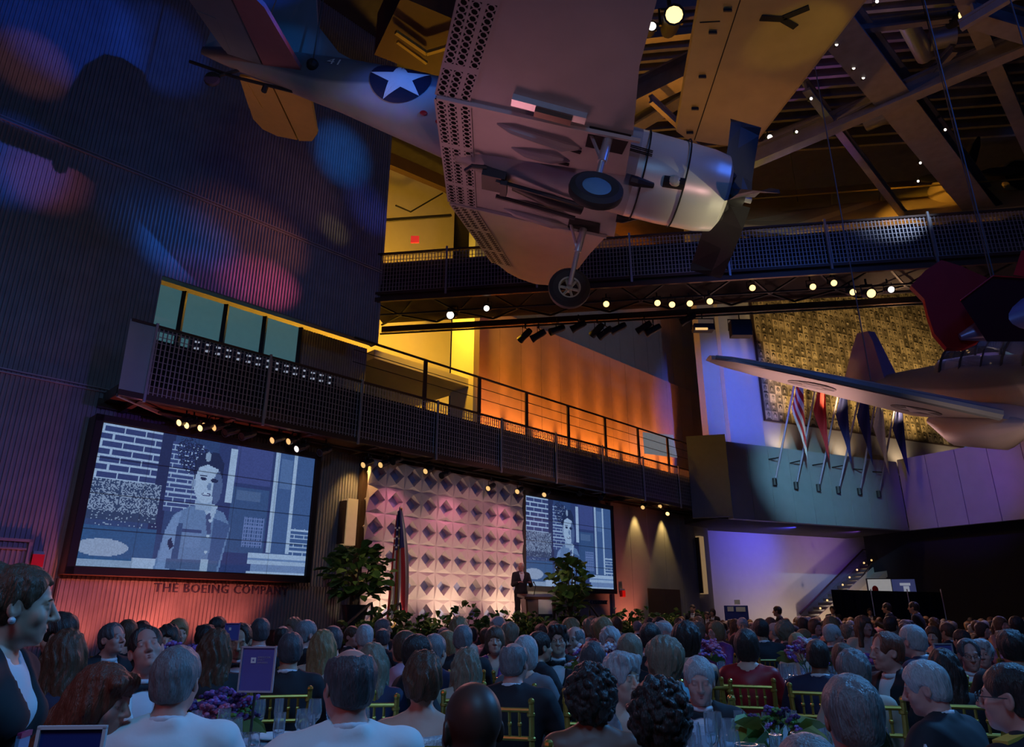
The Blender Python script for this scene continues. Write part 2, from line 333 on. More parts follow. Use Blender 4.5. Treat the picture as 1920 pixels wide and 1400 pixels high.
# upper wall above the bridge: orange lit lower half, grey upper half
u = struct(link('wall_upper', None))
for i in range(16):
    a = -.95 + i*1.2; slab(MB(), SW, a + .008, a + 1.192, -1.9, -1.5, 5.9, 12.75).build('panel', M['upper'], u)
u = struct(link('wall_upper_grey', None))
for i in range(16):
    a = -.95 + i*1.2; slab(MB(), SW, a + .01, a + 1.19, -2.1, -1.72, 12.75, 22).build('panel', M['soff'], u)
# inner space behind the corner of the corrugated wall
struct(slab(MB(), SW, -16, 1, -5.6, -5.3, 5.5, 24).build('wall_inner', M['beige']))
struct(slab(MB(), SW, -13.2, 1, -5.3, -.1, 5.65, 5.9).build('floor_mezzanine', M['deck']))
struct(slab(MB(), SW, -5.4, -1.0, -5.3, -1.6, 9.3, 9.6).build('ceiling_mezzanine', M['beige']))
struct(slab(MB(), SW, -1.25, -.97, -2.6, -1.35, 5.9, 12.75).build('trim_3', M['beige']))
mb = MB(); slab(mb, SW, -6.4, -.8, -4.4, -4.1, 13.0, 13.35); struct(mb.build('trim_4', M['deck']))
br = struct(link('inner_beam', None))
a, b = SW.hit(728, 300, -3)[2], SW.hit(850, 352, -3)[2]; MB().beam(a, b, .3, .55).build('beam', M['bronze'], br)
a, b = SW.hit(742, 385, -4)[2], SW.hit(770, 397, -4)[2]; c = SW.hit(830, 362, -4)[2]; MB().tube([a, b, c], .035, 6).build('brace', M['dark'], br)
a, b = SW.hit(722, 413, -1.6)[2], SW.hit(845, 404, -1.6)[2]; MB().beam(a, b, .12, .1).build('rail', M['dark'], br)
e = tag(MB().box(SW.hit(778, 449, -2)[2], (.3, .06, .28)).build('exit_sign', mat('exit_red', (.4, .02, .02), emit=(1, .05, .05), es=.35)), 'small red glowing sign in the yellow recess under the bomber', 'sign')
# teal windows and rosy wall behind the opening over the bridge
wn = struct(link('window_1', None)); zt1 = 9.0
for i in range(4):
    a = -12.6 + i*1.15; g = slab(MB(), SW, a + .05, a + 1.10, -1.75, -1.72, 5.95, 9.6)
    g.build('pane', mat('daylit_pane', (.1, .2, .2), .2, emit=(.16, .42, .5), es=.2), wn)
mb = MB()
for i in range(5): mb.beam(SW.P(-12.6 + i*1.15, -1.7, 5.9), SW.P(-12.6 + i*1.15, -1.7, 9.6), .1, .12, (1, 0, 0))
for z in (7.1, 8.35): mb.beam(SW.P(-12.6, -1.7, z), SW.P(-8, -1.7, z), .1, .08)
mb.build('mullion', M['navy'], wn)
struct(corr(SW, -8.0, -5.6, 5.9, 9.6, -1.75).build('wall_mezzanine', M['corr']))
spot(SW.P(-7.2, -.7, 6.0), SW.P(-7.2, -1.7, 8), (1, .25, .12), 8, 140, .9)
# glowing dashes painted as lamp reflections in the mezzanine glass
lb = tag(thing('reflection_bar', 'dark bar with two rows of little lamps inside the mezzanine opening', 'reflection'), 'dark bar with two rows of little lamps inside the mezzanine opening', 'reflection')
mb = MB(); mb.beam(SW.P(-11.3, -1.2, 7.98), SW.P(-7, -1.2, 7.98), .12, .34); mb.build('bar', M['navy'], lb)
mb = MB()
for i in range(15):
    for z in (7.9, 8.08): mb.box(SW.P(-11.15 + i*.28, -1.12, z), (.11, .05, .045))
x = mb.build('reflection_row', mat('pale_reflection', (.8, .8, .9), emit=(.7, .8, 1), es=.35), lb); x['kind'] = 'stuff'

# ---------------- lower bridge
TBL = SW.hit(220, 740, 1.34)[0]; TBR = 10.45
br = struct(link('mezzanine_bridge', None))
slab(MB(), SW, TBL + .1, TBR, -.1, 1.3, ZB + .12, ZB + .35).build('deck', M['bronze'], br)
mb = MB()
for o, z, h in ((1.36, ZB + .06, .12), (1.2, ZB + .1, .16), (.1, ZB + .1, .2), (1.36, ZT, .05)): mb.beam(SW.P(TBL, o, z), SW.P(TBR, o, z), .07, h)
for i in range(13): mb.beam(SW.P(TBL + .5 + i*1.95, 1.3, ZB + .05), SW.P(TBL + .5 + i*1.95, 0, ZB + .05), .1, .14)
mb.build('edge_beam', M['bronze'], br)
# pale end plate, skewed back to the wall
c0, c1 = SW.hit(220, 740, 1.34)[2], SW.hit(245, 597, 1.34)[2]; w0 = SW.hit(345, 795, 0)[2]
MB().hexa([c0, c0 + Vector((.34, .34, -.02)), c1 + Vector((.34, .34, -.04)), c1, c0 + Vector((.1, .12, 0)), c0 + Vector((.4, .36, 0)), c1 + Vector((.4, .36, 0)), c1 + Vector((.1, .12, 0))]).build('end_plate', M['pale'], br)
MB().beam(c0, w0 + Vector((0, 0, .02)), .05, .07).build('edge_trim', M['post'], br)
step = 2.6; ts = [-10.34 + step*k for k in range(-2, 9)]; ts[0] = TBL + .25; ts[-1] = TBR
def wire_panel(L, t0, t1, o, zb, zt, par, pitch=.09):
    mb = MB(); n = round((t1 - t0)/pitch)
    for i in range(n):
        t = t0 + (i + .5)*(t1 - t0)/n; mb.beam(L.P(t, o, zb), L.P(t, o, zt), .024, .012, tuple(L.n) + (0,))
    m = int((zt - zb)/.13)
    for j in range(m): z = zb + (j + .5)*(zt - zb)/m; mb.beam(L.P(t0, o - .012, z), L.P(t1, o - .012, z), .01, .014)
    return mb.build('mesh_panel', M['mesh'], par)
for a, b in zip(ts[:-1], ts[1:]): wire_panel(SW, a + .03, b - .03, 1.34, ZB + .12, ZT, br)
pm = MB().box((0, 0, 0), (.05, .05, ZT - ZB + .1)).mesh('post', M['post'])
for t in ts[1:]: o = link('post', pm, br); o.location = SW.P(t, 1.4, (ZT + ZB)/2); o.rotation_euler.z = rad(44)
slab(MB(), SW, TBL + .3, TBR, 1.2, 1.24, ZB + .3, ZT - .25).build('dark_backing', M['drape'], br)  # black sheet standing in for the dim inside of the bridge
rl = MB(); zr = 8.6
rl.tube([SW.P(-7.8, .95, zr), SW.P(10, .95, zr)], .035, 6)
for z in (7.9, 8.25): rl.tube([SW.P(-7.8, .95, z), SW.P(10, .95, z)], .012, 5)
rl.build('handrail', M['dark'], br)
rp = MB().beam((0, 0, 0), (0, 0, 2.7), .05, .12).mesh('rail_post', M['bronze'])
for k in range(8): o = link('rail_post', rp, br); o.location = SW.P(-5.3 + k*2.2, .95, 5.9); o.rotation_euler.z = rad(44)
wb = tag(MB().hexa([SW.hit(x, y, -.9)[2] for x, y in ((1208, 850), (1270, 858), (1262, 815), (1205, 810))] + [SW.hit(x, y, -.95)[2] for x, y in ((1208, 850), (1270, 858), (1262, 815), (1205, 810))]).build('lit_panel', mat('pale_screen', (.5, .55, .6), emit=(.5, .58, .65), es=.22)), 'pale lit display panel standing on the lower bridge against orange wall', 'panel')

# ---------------- theatre lamps (thing > yoke, can, lens)
def lamp_proto(nm, lens):
    t = thing(nm, 'theatre spotlight', 'spotlight')
    MB().tube([(0, 0, 0), (0, 0, -.12)], .02, 6).tube([(-.1, 0, -.32), (-.1, 0, -.12), (.1, 0, -.12), (.1, 0, -.32)], .014, 6).build('yoke', M['dark'], t)
    c = MB().lathe([(0, -.19), (.07, -.19), (.085, -.12), (.085, .1), (.1, .2), (.1, .21), (.08, .21)], 12, (0, 0, -.3), Matrix.Rotation(rad(-115), 3, 'X')).build('lamp_can', M['dark'], t, True)
    MB().lathe([(0, .2), (.05, .2), (.082, .195)], 12, (0, 0, -.3), Matrix.Rotation(rad(-115), 3, 'X')).build('lens', lens, t)
    return t
LP = {k: lamp_proto('theatre_spotlight', m) for k, m in (('hot', M['bulb']), ('white', M['bulbw']), ('dim', M['bulbd']), ('off', M['well']))}
used = set()
def lamp(kind, p, label, group=None, s=1, rz=0, tilt=None):
    o = LP[kind] if kind not in used else dup(LP[kind]); used.add(kind)
    o.location = p; o.scale = (s, s, s); o.rotation_euler.z = rz; o['label'] = label
    if group: o['group'] = group
    elif 'group' in o: del o['group']
    return o
def rig(px, py, plane, off): return plane.hit(px, py, off)[2]
for i, (px, py, k) in enumerate(((347, 792, 'hot'), (361, 797, 'hot'), (386, 802, 'hot'))):
    lamp(k, rig(px, py, SW, .9) + Vector((0, 0, .3)), ('leftmost', 'middle', 'rightmost')[i] + ' of the three amber lit spotlights over the left screen', None, .9, rad(160))
for px, py, k in ((397, 795, 'dim'), (415, 798, 'dim'), (435, 808, 'off'), (466, 815, 'off'), (522, 822, 'dim'), (552, 824, 'dim'), (567, 838, 'white'), (610, 845, 'off'), (690, 868, 'dim'), (722, 868, 'dim'), (745, 862, 'off'), (805, 880, 'dim'), (835, 888, 'off'), (921, 912, 'dim'), (975, 918, 'dim'), (1025, 924, 'dim'), (1090, 922, 'off'), (1130, 930, 'off'), (1208, 948, 'dim'), (1240, 946, 'dim'), (1254, 960, 'hot')):
    lamp(k, rig(px, py, SW, .8) + Vector((0, 0, .3)), {'dim': 'dim spotlight hanging under the lower bridge along the stage', 'off': 'dark spotlight hanging under the lower bridge along the stage', 'white': 'white lit spotlight under the bridge above the left screen corner', 'hot': 'amber lit spotlight under the right end of lower bridge'}[k], {'dim': 'dim lamps under the lower bridge', 'off': 'dark lamps under the lower bridge'}.get(k), 1, rad(150))
tr = MB()
tr.tube([SW.P(TBL + 1, .8, ZB - .05), SW.P(TBR, .8, ZB - .05)], .03, 6); struct(tr.build('trim_5', M['dark']))

# ---------------- upper bridge
B2Z, B2T = 10.4, 12.0
b2 = struct(link('upper_bridge', None))
tL, tR = -5.6, 22
slab(MB(), B2, tL, tR, -2.4, -.05, B2Z + .35, B2Z + .6).build('deck', M['deck'], b2)
mb = MB()
for o, z, h in ((.02, B2Z + .05, .14), (.02, B2Z + .26, .08), (-.1, B2Z + .2, .2), (-2.35, B2Z + .1, .2), (.02, B2T, .06)): mb.beam(B2.P(tL, o, z), B2.P(tR, o, z), .08, h)
mb.build('edge_beam', M['bronze'], b2)
ts = [tL + 2.75*k for k in range(11)]
for a, b in zip(ts[:-1], ts[1:]): wire_panel(B2, a + .04, b - .04, 0, B2Z + .28, B2T, b2, .1)
pm = MB().box((0, 0, 0), (.06, .06, B2T - B2Z)).mesh('post', M['post'])
for t in ts: o = link('post', pm, b2); o.location = B2.P(t, .06, (B2T + B2Z)/2 + .1)
slab(MB(), B2, tL, tR, -.3, -.26, B2Z + .3, B2T - .15).build('dark_backing', M['drape'], b2)  # black sheet for the shade behind the upper mesh
mb = MB()
for i in range(15):
    t = tL + i*1.9; mb.beam(B2.P(t, -.1, B2Z + .3), B2.P(t + .95, -1.3, B2Z + .1), .05, .05); mb.beam(B2.P(t + .95, -1.3, B2Z + .1), B2.P(t + 1.9, -.1, B2Z + .3), .05, .05)
    mb.beam(B2.P(t, -2.3, B2Z + .25), B2.P(t + .95, -1.3, B2Z + .1), .05, .05); mb.beam(B2.P(t + .95, -1.3, B2Z + .1), B2.P(t + 1.9, -2.3, B2Z + .25), .05, .05)
mb.build('truss_web', M['dark'], b2)
MB().tube([B2.P(tL, -2.2, B2Z - .12), B2.P(tR, -2.2, B2Z - .12)], .03, 6).tube([B2.P(tL, -.7, B2Z - .12), B2.P(tR, -.7, B2Z - .12)], .03, 6).build('lamp_rail', M['dark'], b2)
for px, py, k, lab in ((849, 582, 'white', 'bright white spotlight under the left end of the upper bridge'), (915, 576, 'white', 'small white spotlight right of the brightest one under upper bridge'), (1137, 568, 'hot', 'bright spotlight just right of the lower bomber wheel'),
    (1232, 566, 'hot', 'first of four amber spotlights in a row under upper bridge'), (1259, 569, 'hot', 'second of four amber spotlights in a row under upper bridge'), (1292, 567, 'hot', 'third of four amber spotlights in a row under upper bridge'), (1329, 563, 'hot', 'fourth of four amber spotlights in a row under upper bridge'),
    (1408, 538, 'hot', 'amber spotlight above the white corner pilaster'), (1520, 536, 'hot', 'left amber spotlight in the cluster above the portrait mural'), (1559, 529, 'hot', 'highest amber spotlight in the cluster above the portrait mural'), (1594, 546, 'hot', 'small amber spotlight beside the brightest above the mural'), (1625, 541, 'hot', 'biggest brightest amber spotlight above the portrait mural'), (1665, 541, 'white', 'white round spotlight right of the brightest above the mural')):
    o = -.6 if py < 580 else -1.4
    s = 1.5 if px in (1625, 849) else 1.1
    lamp(k, B2.hit(px, py, o)[2] + Vector((0, 0, .3)), lab, None, s, rad(170))
for px, py in ((985, 635), (1010, 635), (1120, 625), (1135, 630), (1160, 622), (1208, 620), (1225, 625), (1290, 604), (1045, 625), (1085, 618)):
    lamp('off', B2.hit(px, py - 12, -2.2)[2] + Vector((0, 0, .3)), 'dark spotlight hanging below the far rail of the upper bridge', 'dark lamps under the upper bridge', 1.3, rad(40 + px % 70))
for px, py, lab in ((1318, 615, 'bar floodlight with glowing yellow tube under the upper bridge'), (1388, 617, 'square black floodlight in front of the blue pilaster')):
    p = B2.hit(px, py, -2.2)[2]; t = thing('floodlight', lab, 'floodlight', p)
    big = px > 1350
    MB().tube([(-.36, 0, -.05), (-.36, 0, .32), (.36, 0, .32), (.36, 0, -.05)], .02, 6).tube([(0, 0, .32), (0, 0, .5)], .02, 6).build('yoke', M['dark'], t)
    MB().box((0, 0, 0), (.62, .3, .5 if big else .2)).build('housing', M['dark'], t)
    if not big: MB().tube([(-.28, -.14, -.08), (.1, -.14, -.08)], .04, 8).build('tube_lamp', M['bulbd'], t)

# ---------------- far gallery front, mural wall and right hand front
def panels(L, t0, t1, n, o0, o1, z0, z1, name, m):
    w = struct(link(name, None))
    for i in range(n):
        a = t0 + (t1 - t0)*i/n; b = t0 + (t1 - t0)*(i + 1)/n
        slab(MB(), L, a + .012, b - .012, o0, o1, z0, z1).build('panel', m, w)
    slab(MB(), L, t0, t1, o0 - .06, o0, z0, z1).build('backing', M['seam'], w)
    return w
SZ0, SZ1 = 5.2, 8.45
tc = SF.hit(1705, 997)[0]; tl = SF.hit(1375, 975)[0]
panels(SF, tl, tc, 9, -.3, 0, SZ0, SZ1, 'wall_gallery', M['soff'])
cor = SF.P(tc, 0, 0); RT = Line(cor.x, cor.y, .53, -.85)
panels(RT, .02, 12, 9, -.3, 0, SZ0, SZ1 + .1, 'wall_right', M['soff'])
LC = Line(SF.P(tl, 0, 0).x, SF.P(tl, 0, 0).y, -.9, .25)
struct(slab(MB(), LC, .0, 1.6, -.3, 0, SZ0 + .05, SZ1 + .25).build('wall_gallery_return', mat('shaded_panel', (.13, .16, .21), .6)))  # return wall darkened in its colour against the tan light on it
struct(slab(MB(), SF, tl - .5, tc + .4, -4.2, -.3, SZ0 + .02, SZ0 + .3).build('ceiling_gallery', M['deck']))
struct(slab(MB(), SF, 0, 24, -1.65, -1.23, SZ1 - .2, 20).build('wall_far', M['beige']))
t0 = SF.hit(1356, 700, -1.0)[0]; t1 = SF.hit(1417, 700, -1.0)[0]
struct(slab(MB(), SF, t0, t1, -1.2, -.95, SZ1 - .2, 18).build('wall_pilaster', M['pale']))
# portrait mural: a printed grid of small sepia portraits
mt0, mt1, mz0, mz1 = 3.32, 17.6, SF.hit(1425, 785, -1.15)[1], 19.8
nc, nr, cw, ch = 36, 22, 8, 9; img = np.zeros((nr*ch, nc*cw, 3), np.float32)
for r in range(nr):
    for c in range(nc):
        b = RNG.uniform(.16, .8); tone = np.array([1, .80, .45])*b; tile = np.ones((ch, cw, 3), np.float32)*tone
        fx = 3.5 + RNG.uniform(-.6, .6); yy, xx = np.mgrid[0:ch, 0:cw]
        body = (yy > 6.0) & (abs(xx - fx) < 1.2 + (yy - 6)*.8); tile[body] = tone*RNG.uniform(.1, .8)
        hair = ((xx - fx)/1.9)**2 + ((yy - 3)/2.3)**2 < 1; tile[hair] = tone*RNG.uniform(.05, .35)
        face = ((xx - fx)/1.25)**2 + ((yy - 3.7)/1.7)**2 < 1; tile[face] = np.array([1, .82, .5])*RNG.uniform(.35, .8)
        tile[:, -1] *= .5; img[r*ch:(r+1)*ch, c*cw:(c+1)*cw] = tile
mu = thing('portrait_mural', 'large sepia mural of many small portrait photographs on far wall', 'mural')
link('photo_print', grid_plate(img, lambda u, v: SF.P(mt0 + u*(mt1 - mt0), -1.08, mz1 + v*(mz0 - mz1)), 'photo_print', vcol_mat('sepia_print')), mu)
slab(MB(), SF, mt0 - .05, mt1 + .05, -1.2, -1.09, mz0 - .05, mz1).build('backing_board', M['bronze'], mu)
w2 = struct(link('window_2', None))
a, b = SF.hit(1812, 840, -1.0), SF.hit(1834, 840, -1.0); slab(MB(), SF, a[0], b[0], -1.15, -1.0, SZ1, SF.hit(1812, 812, -1.0)[1]).build('pane', mat('blue_pane', (.1, .25, .5), .3, emit=(.12, .3, .7), es=.35), w2)
a, b = SF.hit(1828, 830, -.9), SF.hit(1862, 833, -.9); slab(MB(), SF, a[0], b[0], -1.1, -.9, a[1] - .5, a[1] - .1).build('sill', M['pale'], w2)
bn = thing('wall_banner', 'white banner edge with dark lettering at the right frame edge', 'banner')
a, b = SF.hit(1905, 840, -.9), SF.hit(1940, 845, -.9); slab(MB(), SF, a[0], b[0], -1.2, -1.0, a[1] - 1.2, a[1] + .4).build('cloth', M['pale'], bn)

# pale wall, stairs and black screens under the gallery
tq = SF.hit(1340, 1100, -4)[0]
struct(slab(MB(), SF, tq - 1.5, 17, -4.4, -4, 0, 6).build('wall_back', M['pale']))
struct(slab(MB(), SF, SF.hit(1700, 1050, -2.0)[0], SF.hit(1728, 1050, -2.0)[0], -2.6, -2.0, 0, 5.4).build('column_1', M['beige']))
struct(slab(MB(), RT, -3, 14, -1.3, -1.1, 0, SZ0 + .1).build('wall_right_lower', M['drape']))
st = struct(link('staircase', None))
A0, A1 = SF.hit(1525, 1165, -3.0), SF.hit(1712, 998, -3.0); n = 22
tm = slab(MB(), SF, 0, 1, -1.2, 0, 0, 1)
for i in range(n):
    t = A0[0] + (A1[0] - A0[0])*i/n; z = A0[1] + (A1[1] - A0[1])*i/n
    slab(MB(), SF, t, t + (A1[0] - A0[0])/n + .04, -4, -2.9, z - .06, z + .06).build('tread', M['tread'], st)
mb = MB(); P = lambda t, z, o: SF.P(t, o, z)
for o in (-2.85, -3.95): mb.hexa([P(A0[0], A0[1] - .3, o), P(A1[0], A1[1] - .3, o), P(A1[0], A1[1] + .12, o), P(A0[0], A0[1] + .12, o), P(A0[0], A0[1] - .3, o - .05), P(A1[0], A1[1] - .3, o - .05), P(A1[0], A1[1] + .12, o - .05), P(A0[0], A0[1] + .12, o - .05)])
mb.build('stringer', M['beige'], st)
mb = MB(); B0, B1 = SF.hit(1500, 1150, -3.9), SF.hit(1618, 1030, -3.9); B3 = SF.hit(1650, 1030, -3.9)
mb.tube([B0[2], B1[2], B3[2]], .035, 6); C0, C1 = SF.hit(1560, 1155, -2.9), SF.hit(1705, 1000, -2.9); mb.tube([C0[2], SF.hit(1660, 1022, -2.9)[2], SF.hit(1664, 1020, -2.9)[2], SF.hit(1690, 1020, -2.9)[2]], .03, 6)
mb.build('handrail', M['bronze'], st)
g = MB(); g.hexa([SF.hit(*q)[2] for q in ((1520, 1165, -3.9), (1640, 1045, -3.9), (1618, 1032, -3.9), (1500, 1152, -3.9))] + [SF.hit(*q)[2] for q in ((1520, 1165, -3.93), (1640, 1045, -3.93), (1618, 1032, -3.93), (1500, 1152, -3.93))]); g.build('glass_balustrade', M['glass'], st)
bm_ = MB().ball((0, 0, 0), .05, 8, 6).mesh('stair_light', M['bulbd'])
for px, py in ((1693, 1011), (1681, 1024), (1669, 1036), (1650, 1050), (1634, 1050), (1620, 1055), (1607, 1068), (1593, 1082), (1580, 1096), (1551, 1125), (1538, 1140)):
    o = link('stair_light', bm_, st); o.location = SF.hit(px, py, -2.8)[2]
tl_ = thing('stair_landing', 'pale angled soffit under the upper stair flight', 'landing')
sp_ = [SF.hit(*q, -2.2)[2] for q in ((1645, 1085), (1658, 1086), (1680, 1068), (1712, 1068), (1712, 1058), (1676, 1058))]
mb = MB(); n_ = Vector((SF.n.x, SF.n.y, 0)); mb.add(sp_ + [p - n_*.8 for p in sp_], [(0, 1, 2, 3, 4, 5), (11, 10, 9, 8, 7, 6)] + [(i, (i+1) % 6, (i+1) % 6 + 6, i + 6) for i in range(6)]); mb.build('soffit', M['beige'], tl_)
del tl_['category'], tl_['label']; tl_['kind'] = 'structure'
# black pipe and drape partition
pd = thing('drape_partition', 'low black drape partition in front of the stairs', 'partition')
q0, q1 = at(1558, 1105, 26), at(1762, 1105, 29)
def part(q0, q1, n):
    d = (q1 - q0)/n
    for i in range(n):
        a = q0 + d*i; b = a + d; mb = MB(); m = 10; V = []
        for j in range(m + 1):
            x = a.lerp(b, j/m); V += [(x.x, x.y + .05*math.sin(j*2.4), 0), (x.x, x.y + .05*math.sin(j*2.4), q0.z)]
        mb.add(V, [(2*j, 2*j + 2, 2*j + 3, 2*j + 1) for j in range(m)]); mb.build('drape', M['drape'], pd)
        MB().tube([(b.x, b.y - .06, 0), (b.x, b.y - .06, b.z + .02)], .02, 6).build('upright', M['post'], pd)
part(q0, q1, 3)
for px, lab, c in ((1649, 'white presentation screen with a red figure above the partition', (.7, .72, .75)), (1694, 'dark blue presentation screen above the black partition', (.08, .1, .3))):
    p = at(px, 1099, 29.5); t = thing('display_screen', lab, 'screen', p, rad(-8))
    MB().box((0, 0, 0), (.95, .08, .62)).build('bezel', M['dark'], t)
    MB().box((0, -.05, 0), (.88, .02, .55)).build('display', mat('slide_%d' % px, c, emit=c, es=.3), t)
    if px == 1649: MB().ball((-.2, -.062, -.12), (.12, .004, .15)).build('figure', M['red'], t)
    else: MB().box((.05, -.062, .08), (.4, .006, .1)).box((.08, -.062, -.12), (.22, .006, .26)).build('slide_mark', mat('slide_white', (.5, .55, .65), emit=(.5, .55, .7), es=.4), t)
    MB().tube([(0, .1, -p.z), (0, .1, -.3)], .03, 6).build('stand', M['dark'], t)
kb = thing('information_kiosk', 'blue information board with white notes beside the pale wall', 'board', at(1383, 1170, 27) * 1)
kb.location.z = 0; k0 = at(1383, 1135, 27).z
MB().box((0, 0, k0/2), (.85, .08, k0)).build('board', mat('kiosk_blue', (.03, .05, .3), .5), kb)
for i, (x, z, w_, h_) in enumerate(((-.22, k0 - .12, .22, .16), (.15, k0 - .13, .34, .16), (-.2, k0 - .5, .3, .05), (-.2, k0 - .62, .3, .05), (.05, k0 + .12, .2, .16))): MB().box((x, -.05, z), (w_, .02, h_)).build('note', M['white'], kb)

# ---------------- flagpoles on the gallery front
FC = (('flag_white', 'flag_r2'), ('flagr',), ('flagb',), ('flagb',), ('flagw',), ('flagb',))
pb = ((1453, 905, 1489, 722), (1493, 912, 1530, 725), (1535, 916, 1572, 735), (1572, 920, 1612, 738), (1612, 923, 1640, 760), (1648, 928, 1677, 764))
ordn = ('leftmost', 'second', 'third', 'fourth', 'fifth', 'rightmost'); fcol = ('striped pale', 'red', 'dark blue', 'blue', 'white', 'navy')
for i, (x0, y0, x1, y1) in enumerate(pb):
    a = SF.hit(x0, y0, .12)[2]; b = SF.hit(x1, y1, 1.3)[2]; b = a + (b - a)*1.12; t = thing('wall_flagpole', '%s of the six slanted flagpoles on gallery front, %s flag' % (ordn[i], fcol[i]), 'flagpole', a)
    MB().tube([a, b], .045, 8).build('pole', mat('pole_paint', (.3, .27, .38), .5, .2), t, True, True)
    MB().tube([SF.hit(x0, y0, .0)[2], a], .09, 8).tube([a - Vector((0, 0, .1)), a + Vector((0, 0, .2))], .1, 8).build('base_socket', M['dark'], t, False, True)
    m_ = a.lerp(b, .23); k_ = SF.hit(x0 - 12, y0 - 44, .0)[2]; MB().tube([k_, m_], .03, 6).build('bracket_arm', M['dark'], t, False, True)
    top = a.lerp(b, .97); mb = MB(); V = []; nn = 7; dn = Vector((SF.d.x, SF.d.y, 0))
    for j in range(nn + 1):
        f = j/nn
        for k in range(9):
            u = k/8; V.append(top.lerp(a, .02 + .5*f*.55) + dn*(.1 + .55*u*(.55 + .45*f)) + Vector((.06*math.sin(u*9 + f*3), .08*math.sin(u*9 + f*3), -2.0*f*u - .25*u)))
    mb.add(V, [(j*9 + k, j*9 + k + 1, j*9 + k + 10, j*9 + k + 9) for j in range(nn) for k in range(8)], 0)
    if i == 0: mb.m = [(j % 2) for j in range(nn) for k in range(8)]
    mb.build('flag', [M['flagw'], M['flagr']] if i == 0 else M[('flagr', 'flagr', 'flagb', 'flagb', 'flagw', 'flagb')[i]], t, True, True)

# ---------------- roof
rf = struct(MB().box((6, 16, 20.1), (46, 44, .2)).build('ceiling', M['deck']))
gd = struct(link('roof_girder', None))
def ibeam(a, b, w, h, name='girder', m='steel', par=gd):
    a, b = Vector(a), Vector(b); mb = MB(); mb.beam(a, b, .06, h); mb.beam(a + Vector((0, 0, h/2)), b + Vector((0, 0, h/2)), w, .07); mb.beam(a - Vector((0, 0, h/2)), b - Vector((0, 0, h/2)), w, .07)
    return mb.build(name, M[m], par)
def ext(a, b, k0, k1): d = b - a; return a - d*k0, b + d*k1
for p, q, w, h, z, ex in (((1590, 60), (1800, 330), .85, .9, 15, (.6, .25)), ((1330, 330), (1900, 85), .32, .5, 14.6, (.3, .5)), ((1510, 160), (1655, 350), .2, .3, 14.8, (0, .4)), ((1820, 20), (1920, 250), .35, .5, 15, (.5, .8)),
    ((1840, 25), (1990, 70), .4, .6, 14.5, (.1, .6)), ((1600, 50), (1830, 22), .16, .3, 15.4, (.2, .1)), ((1700, 190), (1780, 100), .14, .2, 14.9, (0, .1)), ((1860, 120), (1920, 50), .14, .2, 14.9, (0, .5)), ((1180, 185), (1330, 110), .5, .7, 16, (.5, .2)), ((1180, 235), (1320, 150), .4, .5, 16, (.5, .2)), ((1190, 70), (1320, 55), .2, .3, 16.5, (.5, .4)), ((1220, 185), (1290, 250), .12, .2, 15, (0, .3)), ((1570, 220), (1660, 170), .1, .14, 14.7, (0, 0)), ((1880, 0), (1800, 48), .12, .2, 14.0, (.5, 0))):
    a, b = ext(atz(*p, z), atz(*q, z), *ex); ibeam(a, b, w, h, 'girder' if w > .3 else 'brace')
dk = struct(link('roof_joists', None))
for k in range(16):
    z = 18; a = atz(1420, 300 - k*18, z) + Vector((-6, 0, 0)); mb = MB(); mb.beam(a, a + Vector((26, -3, 0)), .12, .35); mb.build('joist', M['steel'], dk)
dt = thing('air_ducts', 'long galvanised air ducts between the roof trusses', 'duct')
for p, q, r in (((1700, 40), (1735, 105), .25), ((1745, 75), (1790, 65), .3), ((1440, 270), (1560, 225), .35), ((1620, 225), (1700, 190), .4)): MB().tube([atz(*p, 17), atz(*q, 17)], r, 12).build('duct', M['duct'], dt, True)
cb = struct(link('ceiling_box', None))
a = atz(700, 140, 17); MB().beam(atz(742, 60, 16), atz(800, 100, 16), .1, .1).beam(atz(800, 100, 16), atz(850, 85, 16), .1, .1).beam(atz(745, 78, 16), atz(800, 118, 16), .08, .08).build('edge', mat('ochre_steel', (.4, .26, .04), .6), cb)
MB().box(atz(800, 40, 17), (2.2, 2.2, 1.5), Matrix.Rotation(.5, 3, 'Z')).build('box', mat('rust_box', (.07, .025, .012), .7), cb)
for px, py, k, lab, s in ((1258, 44, 'hot', 'blazing yellow lamp in the roof between the two wings', 2.6), (1220, 57, 'white', 'small lamp left of the blazing yellow roof lamp', 1.3), (1793, 38, 'hot', 'amber lamp on the roof steel at top right', 1.5), (1440, 260, 'white', 'small white lamp below the pointed tip of the yellow wing', 1.0)):
    lamp(k, atz(px, py, 15.2) + Vector((0, 0, .3*s)), lab, None, s, rad(175))
for px, py in ((1597, 127), (1518, 184), (1491, 246), (1615, 145), (1702, 182), (1722, 304), (1768, 242), (1718, 338), (1640, 3), (1565, 83)):
    lamp('white', atz(px, py, 14.6) + Vector((0, 0, .1)), 'tiny white lamp among the dark roof trusses', 'tiny lamps in the roof', .5, rad(175))
